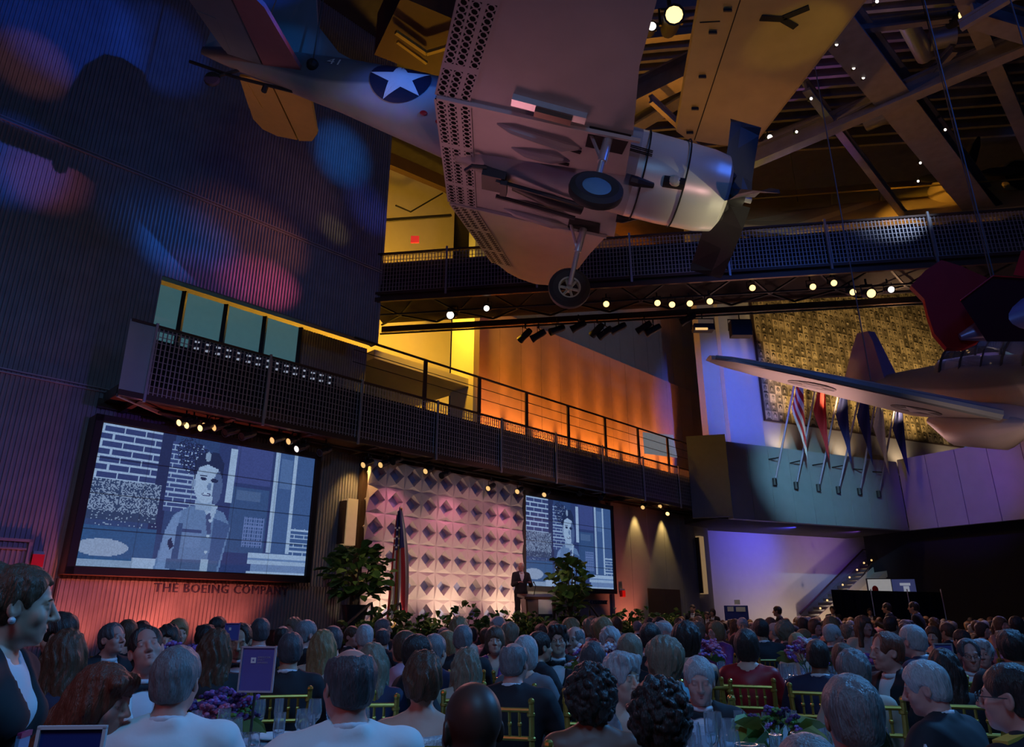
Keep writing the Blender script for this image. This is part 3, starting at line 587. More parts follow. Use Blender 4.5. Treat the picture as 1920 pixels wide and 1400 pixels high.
# ================================================================ stage
screen_pic = None
def paint():
    h, w = 126, 210; I = np.zeros((h, w, 3), np.float32); yy, xx = np.mgrid[0:h, 0:w]; u = (xx + .5)/w; v = (yy + .5)/h
    I[:] = (.03, .055, .13)
    def put(m, c): I[m] = c
    def rect(a, b, c, d): return (u > a) & (u < b) & (v > c) & (v < d)
    def ell(cx, cy, rx, ry): return ((u - cx)/rx)**2 + ((v - cy)/ry)**2 < 1
    def poly(P):
        m = np.zeros((h, w), bool); n = len(P)
        for i in range(n):
            (x0, y0), (x1, y1) = P[i], P[(i + 1) % n]
            if y0 == y1: continue
            m ^= ((y0 > v) != (y1 > v)) & (u < (x1 - x0)*(v - y0)/(y1 - y0) + x0)
        return m
    L = (.27, .33, .42); Mi = (.12, .18, .3); D = (.018, .028, .07)
    br = lambda pu, pv: ((v/pv) % 1 < .28) | (((u/pu + .5*(np.floor(v/pv) % 2)) % 1) < .09)
    a = rect(0, .27, 0, .48); put(a, (.035, .05, .13)); put(a & br(.085, .055), L)
    a = rect(.245, .30, 0, .75); put(a, (.02, .03, .08)); a = rect(.29, .44, .05, .58); put(a, (.04, .06, .15)); put(a & br(.05, .036), (.24, .3, .4))
    sp = RNG.random((h, w)); put(rect(0, .27, .40, .68), (.03, .05, .1)); put(rect(0, .27, .40, .62) & (sp > .55), (.2, .24, .32)); put(rect(0, .28, .55, .8) & (sp > .93), (.22, .27, .35))
    put(rect(0, .28, .72, 1), (.03, .08, .17)); put(ell(.08, .87, .1, .06), (.22, .26, .34)); put(rect(0, .3, .95, 1), (.2, .25, .33)); put(rect(.2, .3, .93, 1), (.26, .31, .4))
    put(rect(.50, .80, 0, 1), (.03, .045, .12)); put(rect(.585, .77, .0, .3), (.05, .065, .17)); put(rect(.585, .77, .33, .85), (.04, .075, .16))
    put(rect(.61, .73, .36, .44), (.07, .11, .2)); put(rect(.66, .76, .56, .80) & (((u/.012) % 1 < .4) | ((v/.03) % 1 < .3)), (.12, .16, .3))
    put(rect(.80, 1, 0, .85), (.05, .09, .19)); put(rect(.82, .88, .05, .3), (.08, .13, .24)); put(rect(.90, 1, .62, .86) & br(.05, .035), L)
    put(rect(.555, .59, .03, .47), L); put(rect(.785, .81, .0, .83), L); put(rect(.885, .905, .0, .83), L)
    put(rect(.70, 1, .84, .88), L); put(rect(.70, 1, .88, .9), Mi); put(rect(.70, 1, .9, .93), (.25, .31, .4)); put(rect(.72, 1, .93, .985), (.13, .18, .29)); put(rect(.7, 1, .985, 1), L)
    # tree behind the head, head, neck, tunic
    put(ell(.40, .16, .07, .12) & (sp > .25), D); put(ell(.36, .1, .05, .1) & (sp > .4), D)
    put(poly([(.34, .6), (.40, .53), (.47, .50), (.56, .55), (.60, .66), (.57, 1.01), (.29, 1.01), (.315, .72)]), (.105, .16, .27))
    put(poly([(.345, .6), (.37, .57), (.36, 1.01), (.30, 1.01), (.315, .72)]), (.14, .2, .32))
    put(poly([(.365, .66), (.385, .66), (.385, 1.01), (.355, 1.01)]), (.04, .07, .15)); put(poly([(.52, .6), (.60, .64), (.58, .8), (.56, 1), (.515, 1)]), (.05, .085, .18))
    put(rect(.385, .47, .70, .72), (.04, .06, .14)); put(rect(.39, .47, .72, .83), (.12, .175, .29)); put(poly([(.33, .80), (.345, .77), (.36, .83), (.345, .86)]), D)
    put(poly([(.455, .48), (.53, .5), (.505, .68)]), (.25, .31, .4)); put(poly([(.48, .58), (.50, .56), (.515, .72), (.495, .72)]), (.05, .07, .15))
    put(rect(.43, .50, .38, .55), (.2, .26, .36)); put(ell(.465, .33, .058, .165), (.27, .33, .42)); put(ell(.515, .36, .022, .13), (.07, .1, .19))
    put(poly([(.405, .33), (.40, .17), (.43, .10), (.50, .085), (.535, .17), (.535, .3), (.515, .22), (.46, .19), (.42, .22)]), D); put(ell(.455, .13, .012, .04), (.2, .25, .33))
    put(ell(.447, .305, .014, .013), D); put(ell(.497, .31, .016, .016), D); put(rect(.43, .46, .275, .285), D); put(ell(.478, .36, .01, .03), (.12, .17, .27)); put(ell(.468, .425, .022, .012), (.06, .07, .14)); put(ell(.466, .422, .016, .006), (.33, .39, .47)); put(ell(.405, .35, .01, .035), (.18, .23, .33))
    for q in (.62, .74, .86): put(ell(.503, q, .007, .011), (.3, .36, .44))
    put(rect(.34, .56, .92, .99), (.06, .09, .17)); put(rect(.485, .52, .91, 1), (.24, .3, .38))
    I *= (1 - .18*sp[..., None]); I *= np.array((.74, .86, 1.0), np.float32); I = I**1.12*1.15
    for k in range(1, 4): I[int(h*k/4)] *= .35
    for k in range(1, 5): I[:, int(w*k/5)] *= .72
    return I
PIC = paint(); EM = vcol_mat('lit_display', 1.35)
def big_screen(name, lab, t0, t1, z0, z1):
    s = thing(name, lab, 'screen', SW.P((t0 + t1)/2, 0, z0))
    f = .16; mb = MB(); slab(mb, SW, t0 - f, t1 + f, 0, .46, z0 - f, z1 + f); mb.build('cabinet', M['bronze'], s, False, True)
    mb = MB()
    for a, b, c, d in ((t0 - f, t0 - .02, z0 - f, z1 + f), (t1 + .02, t1 + f, z0 - f, z1 + f), (t0 - f, t1 + f, z0 - f, z0 - .02), (t0 - f, t1 + f, z1 + .02, z1 + f)): slab(mb, SW, a, b, .46, .54, c, d)
    mb.build('frame', M['dark'], s, False, True)
    me = grid_plate(PIC, lambda u, v: SW.P(t0 + u*(t1 - t0), .5, z1 + v*(z0 - z1)) - s.location, 'picture', EM); link('picture', me, s)
    return s
big_screen('video_wall', 'big left video wall showing a blue-toned soldier by bricks', -13.35, -8.4, 2.33, 5.2)
big_screen('video_wall', 'right video wall behind lectern showing the soldier picture', -.5, 4.2, 2.33, 5.2)
for px, py, sz, lab in ((287, 1109, .26, 'raised metal lettering under the left screen on red-lit wall'), (1064, 1131, .19, 'small raised lettering under the right screen on red-lit wall')):
    me = text('lettering', 'THE BOEING COMPANY', sz, .03, mat('dark_lettering', (.06, .065, .12), .4, .3), None, 1.12); t, z, p = SW.hit(px, py, .2)
    o = tag(link('wall_lettering', me), lab, 'lettering'); o.location = SW.P(t, .2, z); o.rotation_euler = (PI/2, 0, math.atan2(SW.d.y, SW.d.x))
# folded backdrop of tiles with diamond openings
bd = thing('stage_backdrop', 'pink folded stage backdrop with rows of diamond openings', 'backdrop', SW.P(-3.6, .1, 1.1))
bt0, bt1, bz0, bz1 = -6.75, -.6, 1.1, 5.5; nx, nz = 10, 6; cw, ch = (bt1 - bt0)/nx, (bz1 - bz0)/nz
hw, hh = cw*.42, ch*.35; V = []; F = []; mi = []
Q = [(-hw, 0), (0, -hh), (hw, 0), (0, hh)]; Cn = [(-cw/2, -ch/2), (cw/2, -ch/2), (cw/2, ch/2), (-cw/2, ch/2)]; E_ = [(-cw/2, 0), (0, -ch/2), (cw/2, 0), (0, ch/2)]
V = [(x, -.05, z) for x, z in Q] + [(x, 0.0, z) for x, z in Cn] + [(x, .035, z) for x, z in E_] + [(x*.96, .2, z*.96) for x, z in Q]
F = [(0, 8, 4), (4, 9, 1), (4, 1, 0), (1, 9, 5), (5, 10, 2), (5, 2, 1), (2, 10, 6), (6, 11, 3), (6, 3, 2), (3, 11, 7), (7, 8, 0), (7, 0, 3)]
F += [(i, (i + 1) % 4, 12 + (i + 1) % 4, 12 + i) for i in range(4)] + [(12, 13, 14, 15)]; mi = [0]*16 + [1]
tm = MB().add(V, F); tm.m = mi; tile = tm.mesh('folded_tile', [M['pink'], M['pinkin']])  # blue light of the openings is put into the lining colour
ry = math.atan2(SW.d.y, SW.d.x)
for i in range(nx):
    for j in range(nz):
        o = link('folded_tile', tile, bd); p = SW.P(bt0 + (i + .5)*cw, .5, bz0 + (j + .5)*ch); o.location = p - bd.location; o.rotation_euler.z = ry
slab(MB(), SW, bt0, bt1, .05, .25, bz0, bz1).build('backing_frame', M['bronze'], bd, False, True)
# stage
STZ = 1.1
struct(slab(MB(), SW, -9.0, 4.6, .12, 2.7, 0, STZ).build('stage', M['stage']))
for px, y0, y1, lab in ((661, 935, 1022, 'tall glowing wall sconce left of the backdrop'), (1314, 1005, 1113, 'tall glowing wall sconce at right end of stage wall')):
    a, b = SW.hit(px, y0, .3), SW.hit(px + (4 if px > 1000 else -4), y1, .3); t = thing('wall_sconce', lab, 'sconce', a[2])
    slab(MB(), SW, a[0] - .16, a[0] + .16, .12, .34, b[1], a[1]).build('diffuser', M['sconce'], t, False, True)
    slab(MB(), SW, a[0] - .22, a[0] - .16, .0, .3, b[1] + .03, a[1] - .06).build('side_bracket', M['bronze'], t, False, True)
def rail(px0, py0, px1, py1, px2, py2, lab, Y0, Y1):
    a = at(px0, py0, Y0); b = at(px1, py1, Y1); t = thing('stair_handrail', lab, 'handrail', (b.x, b.y, 0))
    c = b + (b - a).normalized()*.12 + Vector((0, 0, -.02)); c2 = Vector((c.x + (b - a).normalized().x*.06, c.y, c.z - .1)); d = Vector((c2.x, c2.y, STZ if STZ < c.z else 0))
    MB().tube([a, b, c, c2, d], .03, 8).build('rail', M['dark'], t, True, True)
    MB().tube([a, (a.x, a.y, 0)], .028, 8).build('foot_post', M['dark'], t, False, True)
rail(640, 1180, 692, 1133, 0, 0, 'left stage stair handrail with bent top, nearer the potted tree', 15.2, 16.2)
rail(700, 1168, 745, 1133, 0, 0, 'left stage stair handrail in front of the flag', 15.8, 16.6)
rail(1098, 1178, 1062, 1142, 0, 0, 'right stage stair handrail behind the dark plant', 22.5, 21.6)
rail(1133, 1172, 1110, 1140, 0, 0, 'right stage stair handrail standing free before red wall', 23.3, 22.6)
# flag on a pole
fp = at(740, 1172, 18.6); fl_ = thing('flag_stand', 'striped flag hanging on a tall pole left of the lectern', 'flag', (fp.x, fp.y, STZ))
top = at(744, 958, 18.6); H_ = top.z - STZ
MB().tube([(0, 0, 0), (0, 0, H_)], .022, 8).build('pole', M['gold'], fl_, True); MB().lathe([(0, 0), (.2, 0), (.2, .03), (.06, .08), (.03, .1)], 14).build('base', M['gold'], fl_, True)
MB().ball((0, 0, H_ + .05), .05).build('finial', M['gold'], fl_, True)
V = []; nn, mm = 26, 18; h_ = 2.5
for j in range(nn + 1):
    f = j/nn
    for k in range(mm + 1):
        q = k/mm; wd = .10 + .30*f**.8
        x = -.05 + wd*(q - .42) + (.10*max(0, math.sin(f*PI))*q**3) + .14*f*q; V.append((x, -.05 + .07*math.sin(q*15 + f*2), H_ - .1 - f*h_ + .25*q*(1 - f) - (.55*(1 - abs(q - .3)) if f > .99 else 0)*.3))
fm = MB().add(V, [(j*(mm+1) + k, j*(mm+1) + k + 1, (j+1)*(mm+1) + k + 1, (j+1)*(mm+1) + k) for j in range(nn) for k in range(mm)])
fm.m = [2 if j < 10 and 3 < k < 15 else ((k//3) % 2) for j in range(nn) for k in range(mm)]
fm.build('flag', [M['flagr'], M['flagw'], M['flagb']], fl_, True)
sm = MB().lathe([(0, 0), (.028, 0)], 5, (0, 0, 0), Matrix.Rotation(PI/2, 3, 'X')).mesh('star', M['flagw'])
for i in range(9): o = link('star', sm, fl_); o.location = (-.09 + .05*(i % 3), -.135, H_ - .45 - .22*(i//3) - .05*(i % 2))
# lectern
lp = at(1008, 1172, 20.6); lc = thing('lectern', 'dark wooden lectern with a white square sign on the stage', 'lectern', (lp.x, lp.y, STZ), rad(18))
zl = at(1010, 1116, 20.9).z - STZ
MB().hexa([(-.34, -.25, 0), (.34, -.25, 0), (.42, -.28, zl - .1), (-.42, -.28, zl - .1), (-.34, .2, 0), (.34, .2, 0), (.42, .25, zl - .1), (-.42, .25, zl - .1)]).build('body', M['lect'], lc)
MB().box((0, 0, zl - .04), (.98, .66, .07), Matrix.Rotation(rad(8), 3, 'X')).build('top', M['wood'], lc)
for s_ in (-1, 1): MB().box((s_*.4, -.285, zl*.45), (.05, .03, zl*.85), Matrix.Rotation(rad(4*s_), 3, 'Y')).build('edge_strip', M['wood'], lc)
MB().box((.12, -.30, zl*.66), (.4, .02, .42)).build('sign_board', mat('sign_white', (.8, .78, .8), .5), lc); MB().box((.12, -.30, zl*.66 - .25), (.4, .02, .08)).build('sign_strip', M['navy'], lc)
MB().tube([(-.1, 0, zl), (-.08, -.1, zl + .25), (-.06, .1, zl + .34)], .012, 6).ball((-.06, .12, zl + .35), .025).build('microphone', M['dark'], lc)
MB().box((-.55, .3, .04), (1.2, .8, .08)).build('riser', M['bronze'], lc)
# big leaved trees and shrubs
def leaf_mesh(L, w, m):
    V = [(0, 0, 0), (-w*.7, L*.3, .02), (-w, L*.62, .03), (-w*.6, L*.9, -.01), (0, L, -.05), (w*.6, L*.9, -.01), (w, L*.62, .03), (w*.7, L*.3, .02), (0, L*.35, -.03), (0, L*.7, -.035)]
    return MB().add(V, [(0, 8, 1), (1, 8, 9, 2), (2, 9, 3), (3, 9, 4), (0, 7, 8), (7, 6, 9, 8), (6, 5, 9), (5, 4, 9)]).mesh('leaf', m)
LF = [leaf_mesh(.34, .12, M['leaf']), leaf_mesh(.28, .1, M['leafl']), leaf_mesh(.38, .13, M['leaf'])]
def tree(loc, h, r, n, lab, pot, shape):
    t = thing('fiddle_leaf_tree', lab, 'plant', loc)
    if pot: MB().lathe([(0, 0), (.2, 0), (.32, pot), (.3, pot), (.28, pot - .05), (0, pot - .05)], 14).build('pot', M['pot'], t, True)
    for k in range(4):
        a = k*1.7; MB().tube([(0, 0, pot - .05), (.1*math.cos(a), .1*math.sin(a), h*.45), (r*.5*math.cos(a), r*.5*math.sin(a), h*.85)], [.035, .028, .012], 6).build('stem', M['bark'], t)
    rnd = random.Random(len(lab))
    for k in range(n):
        f = rnd.random(); z = pot + (h - pot)*(.12 + .88*f); rr = r*shape(f)*math.sqrt(rnd.random()); a = rnd.random()*2*PI
        o = link('leaf', LF[rnd.randrange(3)], t); o.location = (rr*math.cos(a), rr*math.sin(a), z); o.rotation_euler = (rnd.uniform(-.5, .9), rnd.uniform(-.5, .5), a - PI/2 + rnd.uniform(-.7, .7)); s = rnd.uniform(.7, 1.15); o.scale = (s, s, s)
p = at(664, 1160, 17.2); tree((p.x, p.y, STZ), at(664, 1022, 17.2).z - STZ - .1, .66, 230, 'bushy fiddle leaf tree in dark pot at the left stage end', .55, lambda f: .55 + .6*math.sin(min(1, f*1.1)*PI)*(1 if f > .3 else .5))
p = at(1070, 1170, 20.4); tree((p.x, p.y, STZ), at(1053, 1036, 20.2).z - STZ - .1, .44, 150, 'dark fiddle leaf tree beside the lectern and right screen', .3, lambda f: .35 + .75*math.sin(f*PI))
SHL = [leaf_mesh(.16, .045, M['leafl']), leaf_mesh(.13, .05, M['leaf'])]
def shrub(loc, h, r, lab, grp, n, seed):
    t = thing('low_shrub', lab, 'plant', loc, 0, grp); rnd = random.Random(seed)
    MB().box((0, 0, loc[2]*0 + .12), (r*1.3, r*.9, .24)).build('planter', M['pot'], t); mb = MB()
    for k in range(5): a = k*1.3; mb.tube([(0, 0, .2), (r*.7*math.cos(a), r*.7*math.sin(a), h*.8)], .008, 4)
    mb.build('stem', M['bark'], t)
    for k in range(n):
        a = rnd.random()*2*PI; rr = r*math.sqrt(rnd.random()); z = h*(.35 + .65*rnd.random()*(1 - .4*(rr/r)**2))
        o = link('leaf', SHL[rnd.randrange(2)], t); o.location = (rr*math.cos(a), rr*math.sin(a), z); o.rotation_euler = (rnd.uniform(-.2, 1.2), rnd.uniform(-.5, .5), a - PI/2 + rnd.uniform(-.9, .9)); s = rnd.uniform(.8, 1.5); o.scale = (s, s, s)
k = 0
for t in np.arange(-8.6, 9.6, .78):
    p = SW.P(t, 3.1 if t < 4.7 else 1.5, 0); lo = STZ*.86
    pl = MB(); shrub((p.x, p.y, .62 if t < 4.7 else .45), .86 + .2*math.sin(t*3.1), .5, 'leafy green shrub in the planter row along the stage front', 'shrubs along the stage front', 70, k); k += 1
struct(slab(MB(), SW, -9.2, 4.9, 2.75, 3.5, 0, .62).build('stage_planter', M['pot'])); struct(slab(MB(), SW, 4.5, 9.9, 1.2, 1.9, 0, .45).build('planter_right', M['pot']))
for px, py in ((70, 1049), (1164, 1112)):
    t, z, p = SW.hit(px, py, .1); o = thing('alarm_box', 'small red alarm box on the wall left of the left screen' if px < 100 else 'small red alarm light at the right screen corner', 'alarm', p)
    b0 = .032 if px < 100 else .125; slab(MB(), SW, t - .1, t + .1, b0, b0 + .12, z - .13, z + .1).build('body', M['red'], o, False, True); slab(MB(), SW, t - .09, t + .09, b0, b0 + .09, z + .1, z + .16).build('strobe', M['white'], o, False, True)
a = SW.hit(20, 1060, .1); wn = struct(link('door_2', None)); mb = MB()
for u0, u1, z0, z1 in ((-1.2, .28, .45, .5), (.22, .28, -2.3, .5), (-1.2, .2, .3, .33)): slab(mb, SW, a[0] + u0, a[0] + u1, .02, .1, a[1] + z0, a[1] + z1)
mb.build('frame', mat('blue_frame', (.25, .3, .5), .4), wn)
# ================================================================ aircraft
def pose(o, loc, yaw, pitch, roll):
    R = Matrix.Rotation(yaw, 3, 'Z') @ Matrix.Rotation(pitch, 3, 'Y') @ Matrix.Rotation(roll, 3, 'X')
    o.rotation_euler = R.to_euler('XYZ'); o.location = loc
def st_at(S, x):
    S = sorted(S); x = max(S[0][0], min(S[-1][0], x))
    for a, b in zip(S[:-1], S[1:]):
        if a[0] <= x <= b[0]: f = (x - a[0])/(b[0] - a[0] + 1e-9); return [a[k] + (b[k] - a[k])*f for k in (1, 2, 3)]
def fus(S, n=24, mb=None, split=None):
    mb = mb or MB(); S = sorted(S); xs = []
    for a, b in zip(S[:-1], S[1:]): xs += [a[0] + (b[0] - a[0])*k/3 for k in range(3)]
    xs.append(S[-1][0]); R = []
    for x in xs:
        cz, hw, hh = st_at(S, x); R.append([(x, hw*math.cos(2*PI*k/n), cz + hh*math.sin(2*PI*k/n)) for k in range(n)])
    k0 = len(mb.f); mb.loft(R)
    if split is not None:
        for i in range(k0, len(mb.f)):
            f = mb.f[i]; x = sum(mb.v[j][0] for j in f)/len(f); z = sum(mb.v[j][2] for j in f)/len(f)
            mb.m[i] = 1 if z > split(x) else 0
    return mb
def wing(mb, secs, up=.55, mi=0, n=9):
    """secs: (y, xLE, xTE, zBottom, thick); flat-bottomed aerofoil sections"""
    R = []
    for y, le, te, z, th in secs:
        c = te - le; ring = []
        for k in range(n): f = k/(n - 1); ring.append((le + c*f, y, z - .02*math.sin(f*PI)))
        for k in range(n - 2, 0, -1): f = k/(n - 1); ring.append((le + c*f, y, z + th*(2.6*math.sqrt(f)*(1 - f)**1.1)*.62 + .015))
        R.append(ring)
    return mb.loft(R, mi)
def plate(poly, z, th, f=None):
    g = (lambda x, y: z) if f is None else f
    return MB().prism(poly, lambda x, y: (x, y, g(x, y)), lambda x, y: (x, y, g(x, y) + th))
# ---- the dive bomber in front
db = thing('dive_bomber', 'grey dive bomber with perforated flaps and a white star, hanging nearest', 'aircraft')
pose(db, (1.734, 10.542, 9.031 - .1), rad(2.4), rad(12.7), rad(4.6))
FS = [(2.06, -.05, .52, .52), (1.98, -.05, .66, .66), (1.7, -.05, .715, .715), (1.0, -.03, .73, .75), (.42, 0, .71, .77), (-.8, .1, .68, .80), (-2, .18, .63, .78), (-3, .28, .57, .72), (-4, .40, .49, .62), (-5, .50, .39, .50), (-6, .55, .29, .38), (-7, .58, .18, .24), (-7.75, .60, .05, .08)]
fus([s for s in FS if s[0] < .5], 28).build('fuselage', two_tone('naval_two_tone', (.42, .40, .40), (.14, .17, .22), .40, .10, 1.5), db, True)
fus([s for s in FS if s[0] > .35], 28).build('cowling', M['alum'], db, True)
MB().lathe([(0, 0), (.5, 0), (.52, .03), (.5, .05)], 24, (2.02, 0, -.05), Matrix.Rotation(PI/2, 3, 'Y')).build('engine_face', M['well'], db)
for i in range(9):
    a = i*2*PI/9; MB().tube([(2.07, .12*math.cos(a), -.05 + .12*math.sin(a)), (2.07, .45*math.cos(a), -.05 + .45*math.sin(a))], .07, 6).build('cylinder_head', M['dark'], db)
mb = MB()
for x in (.55, 1.25): mb.tube([(x, .755*math.cos(2*PI*k/28), -.02 + .775*math.sin(2*PI*k/28)) for k in range(29)], .014, 4, 0, False)
for a0 in (2.6, 2.9, 3.3, 3.6): mb.tube([(.3 + .35*math.cos(a0), -.74, .1*(a0 - 3)), (.62, -.75, .1*(a0 - 3) - .05)], .012, 4)
mb.build('panel_band', M['well'], db)
MB().tube([(.9, -.62, -.42), (1.25, -.66, -.42)], [.1, .1], 10).build('exhaust_stub', M['well'], db); MB().ball((1.08, -.70, -.42), (.12, .06, .1)).build('exhaust_disc', mat('cream_disc', (.6, .55, .4), .4), db)
for y in (-.3, 0, .3): MB().box((1.0 + y*.3, -.5 + y*.2, .45 + y*.2), (.02, .02, .02)).build('cowl_clip', M['dark'], db)
for s in (-1, 1):
    MB().tube([(.75, s*.55, -.5), (.45, s*.66, -.56), (.35, s*.67, -.56)], [.05, .09, .09], 8).build('oil_scoop', M['dark'], db)
# cockpit greenhouse
cg = [(.1, .75, .3, .25), (-.3, .85, .36, .45), (-1.5, .9, .38, .5), (-2.6, .88, .36, .42), (-3.2, .8, .25, .25)]
MB().loft([[(x, w_*math.cos(PI*k/10), z_ + h_*math.sin(PI*k/10)) for k in range(11)] for x, z_, w_, h_ in cg]).build('canopy', M['glass'], db, True)
mb = MB()
for x, z_, w_, h_ in cg: mb.tube([(x, w_*math.cos(PI*k/10), z_ + h_*math.sin(PI*k/10)) for k in range(11)], .022, 5)
mb.build('canopy_frame', M['blueg'], db)
# propeller
pr = MB().lathe([(0, .0), (.14, 0), (.16, -.15), (.12, -.3)], 14, (2.42, 0, -.05), Matrix.Rotation(PI/2, 3, 'Y')).build('propeller_hub', M['dark'], db, True)
MB().tube([(2.42, 0, -.05), (2.56, 0, -.05)], .05, 8).build('hub_cap', M['post'], pr)
bl = MB().loft([[(2.28 + dx*.3, w_*dx*1.0, z_) for dx in (-1, -.3, 1, .3)] for w_, z_ in ((.06, .1), (.15, .5), (.16, 1.0), (.1, 1.5), (.03, 1.63))]).mesh('propeller_blade', M['dark'])
for a in (4, 124, 244): o = link('propeller_blade', bl, db); o.rotation_euler.x = -rad(a); o.location = (0, .05*0, -.05)
# wing
DH = math.tan(rad(7)); zb = lambda y: -.45 + max(0, abs(y) - 1.65)*DH
mb = wing(MB(), [(y, .17 if y < 0 else .45, -2.93, -.45, .42) for y in (-1.65, 1.65)]); mb.build('wing_centre', M['belly'], db, True)
sec = [(1.67, .30, -2.93), (3.0, .10, -2.66), (4.2, -.04, -2.40), (5.2, -.18, -2.1), (5.9, -.42, -1.75), (6.2, -.62, -1.45), (6.3, -.85, -1.2)]
for s, nm in ((-1, 'wing_starboard'), (1, 'wing_port')):
    wing(MB(), [(s*y, le - (.12 if s < 0 and y < 4 else 0), te, zb(y), .40*(1 - (y - 1.6)/7)) for y, le, te in sec]).build(nm, M['belly'] if s < 0 else M['belly'], db, True)
    MB().tube([(.3, s*1.66, -.47), (-.8, s*1.66, -.49), (-2.9, s*1.66, -.47)], .05, 6).build('wing_joint', M['belly'], db)
# perforated dive flaps: plates of holed cells over a black sheet for the shade in the holes
def perforated(y0, y1, rows, xt, xf, zf, name, m, ny):
    hole = MB(); n = 8
    mbp = MB(); x_of = lambda y, f: xt(y) + f*(xf(y) - xt(y))
    for j in range(ny):
        ya, yb = y0 + (y1 - y0)*j/ny, y0 + (y1 - y0)*(j + 1)/ny
        edges = [0, .06, .30, .36, .60, .72, .96, 1.0]
        for k in range(len(edges) - 1):
            f0, f1 = edges[k], edges[k + 1]; c = [(x_of(ya, f0), ya), (x_of(yb, f0), yb), (x_of(yb, f1), yb), (x_of(ya, f1), ya)]
            if k not in (1, 3, 5) or j % 11 == 10: mbp.add([(x, y, zf(y)) for x, y in c], [(0, 1, 2, 3)]); continue
            cx = sum(p[0] for p in c)/4; cy = sum(p[1] for p in c)/4; r = .40*min(abs(c[2][0] - c[1][0]), abs(yb - ya)*1.0); V = []
            for q in range(n): a = 2*PI*(q + .5)/n; V.append((cx + r*math.cos(a), cy + r*math.sin(a)))
            O = [((c[1][0] + c[2][0])/2 if 0 else 0)]
            bx0, bx1 = x_of((ya+yb)/2, f0), x_of((ya+yb)/2, f1); E8 = []
            for q in range(n):
                a = 2*PI*(q + .5)/n; ca, sa = math.cos(a), math.sin(a); k_ = 1/max(abs(ca), abs(sa)); fx, fy = ca*k_, sa*k_
                yy = cy + fy*(yb - ya)/2; fm, fh = (f0 + f1)/2, (f1 - f0)/2; sg = fx*fh; E8.append((x_of(yy, fm + sg), yy))
            mbp.add([(x, y, zf(y)) for x, y in V] + [(x, y, zf(y)) for x, y in E8], [(q, (q + 1) % n, (q + 1) % n + n, q + n) for q in range(n)])
    fl = mbp.build(name, m, db)
    MB().prism([(x_of(y0, .02), y0), (x_of(y1, .02), y1), (x_of(y1, .98), y1), (x_of(y0, .98), y0)], lambda x, y: (x, y, zf(y) + .02), lambda x, y: (x, y, zf(y) + .026)).build('flap_hole_shade', M['well'], fl)
te = lambda y: -2.95 + (abs(y) - 1.65)*.22 if abs(y) > 1.65 else -2.95
perforated(-6.0, -1.72, 3, te, lambda y: te(y) + .56, lambda y: zb(y) - .035, 'dive_flap', M['belly'], 38)
perforated(-1.62, 1.62, 3, te, lambda y: -2.36, lambda y: -.49, 'dive_flap', M['belly'], 28)
perforated(1.72, 5.2, 3, te, lambda y: te(y) + .56, lambda y: zb(y) - .035, 'dive_flap', M['belly'], 30)
# under-wing fittings
a = Vector((-1.72, -1.98, -.46)); b = Vector((-.58, -1.9, -.46)); rk = MB().beam(a, b, .16, .12).build('bomb_rack', M['post'], db)
MB().beam(a.lerp(b, .32) + Vector((0, .03, -.05)), a.lerp(b, .82) + Vector((0, .03, -.05)), .14, .16).build('rack_shackle', M['bronze'], rk)
for x0, y0, x1, y1 in ((-1.95, -1.3, -.55, -1.1), (-1.7, -.72, -.7, -.68), (-1.65, 1.0, -.55, 1.12), (-1.8, 1.45, -.5, 1.6)):
    MB().tube([(x0, y0, -.46), (x0 + .25, y0 + .03, -.5), (x1 - .3, y1 - .04, -.52), (x1, y1, -.46)], [.02, .07, .09, .02], 8).build('trough_fairing', M['belly'], db, True)
    MB().beam((x0 + .2, y0 + .12, -.47), (x1, y1 + .1, -.47), .07, .02).build('trough_slot_shade', M['well'], db)  # dark strip stands in for the shade in the groove
MB().tube([(-1.6, .3, -.5), (-.9, .32, -.62), (-.3, .42, -.66)], [.16, .2, .12], 10).build('bomb_cradle', M['dark'], db, True)
MB().box((-1.95, .1, -.62), (.42, .5, .26)).box((-1.75, .1, -.78), (.12, .4, .1)).build('cradle_pivot', M['dark'], db)
MB().tube([(-2.1, -.15, -.6), (-2.35, -.2, -.66), (-2.45, -.1, -.7), (-2.4, .02, -.68)], .04, 6).tube([(-1.9, -.05, -.75), (-.4, .1, -.78), (-.3, .1, -.75)], .04, 6).tube([(-1.9, .5, -.75), (-.4, .62, -.78)], .04, 6).build('displacement_arm', M['dark'], db, True)
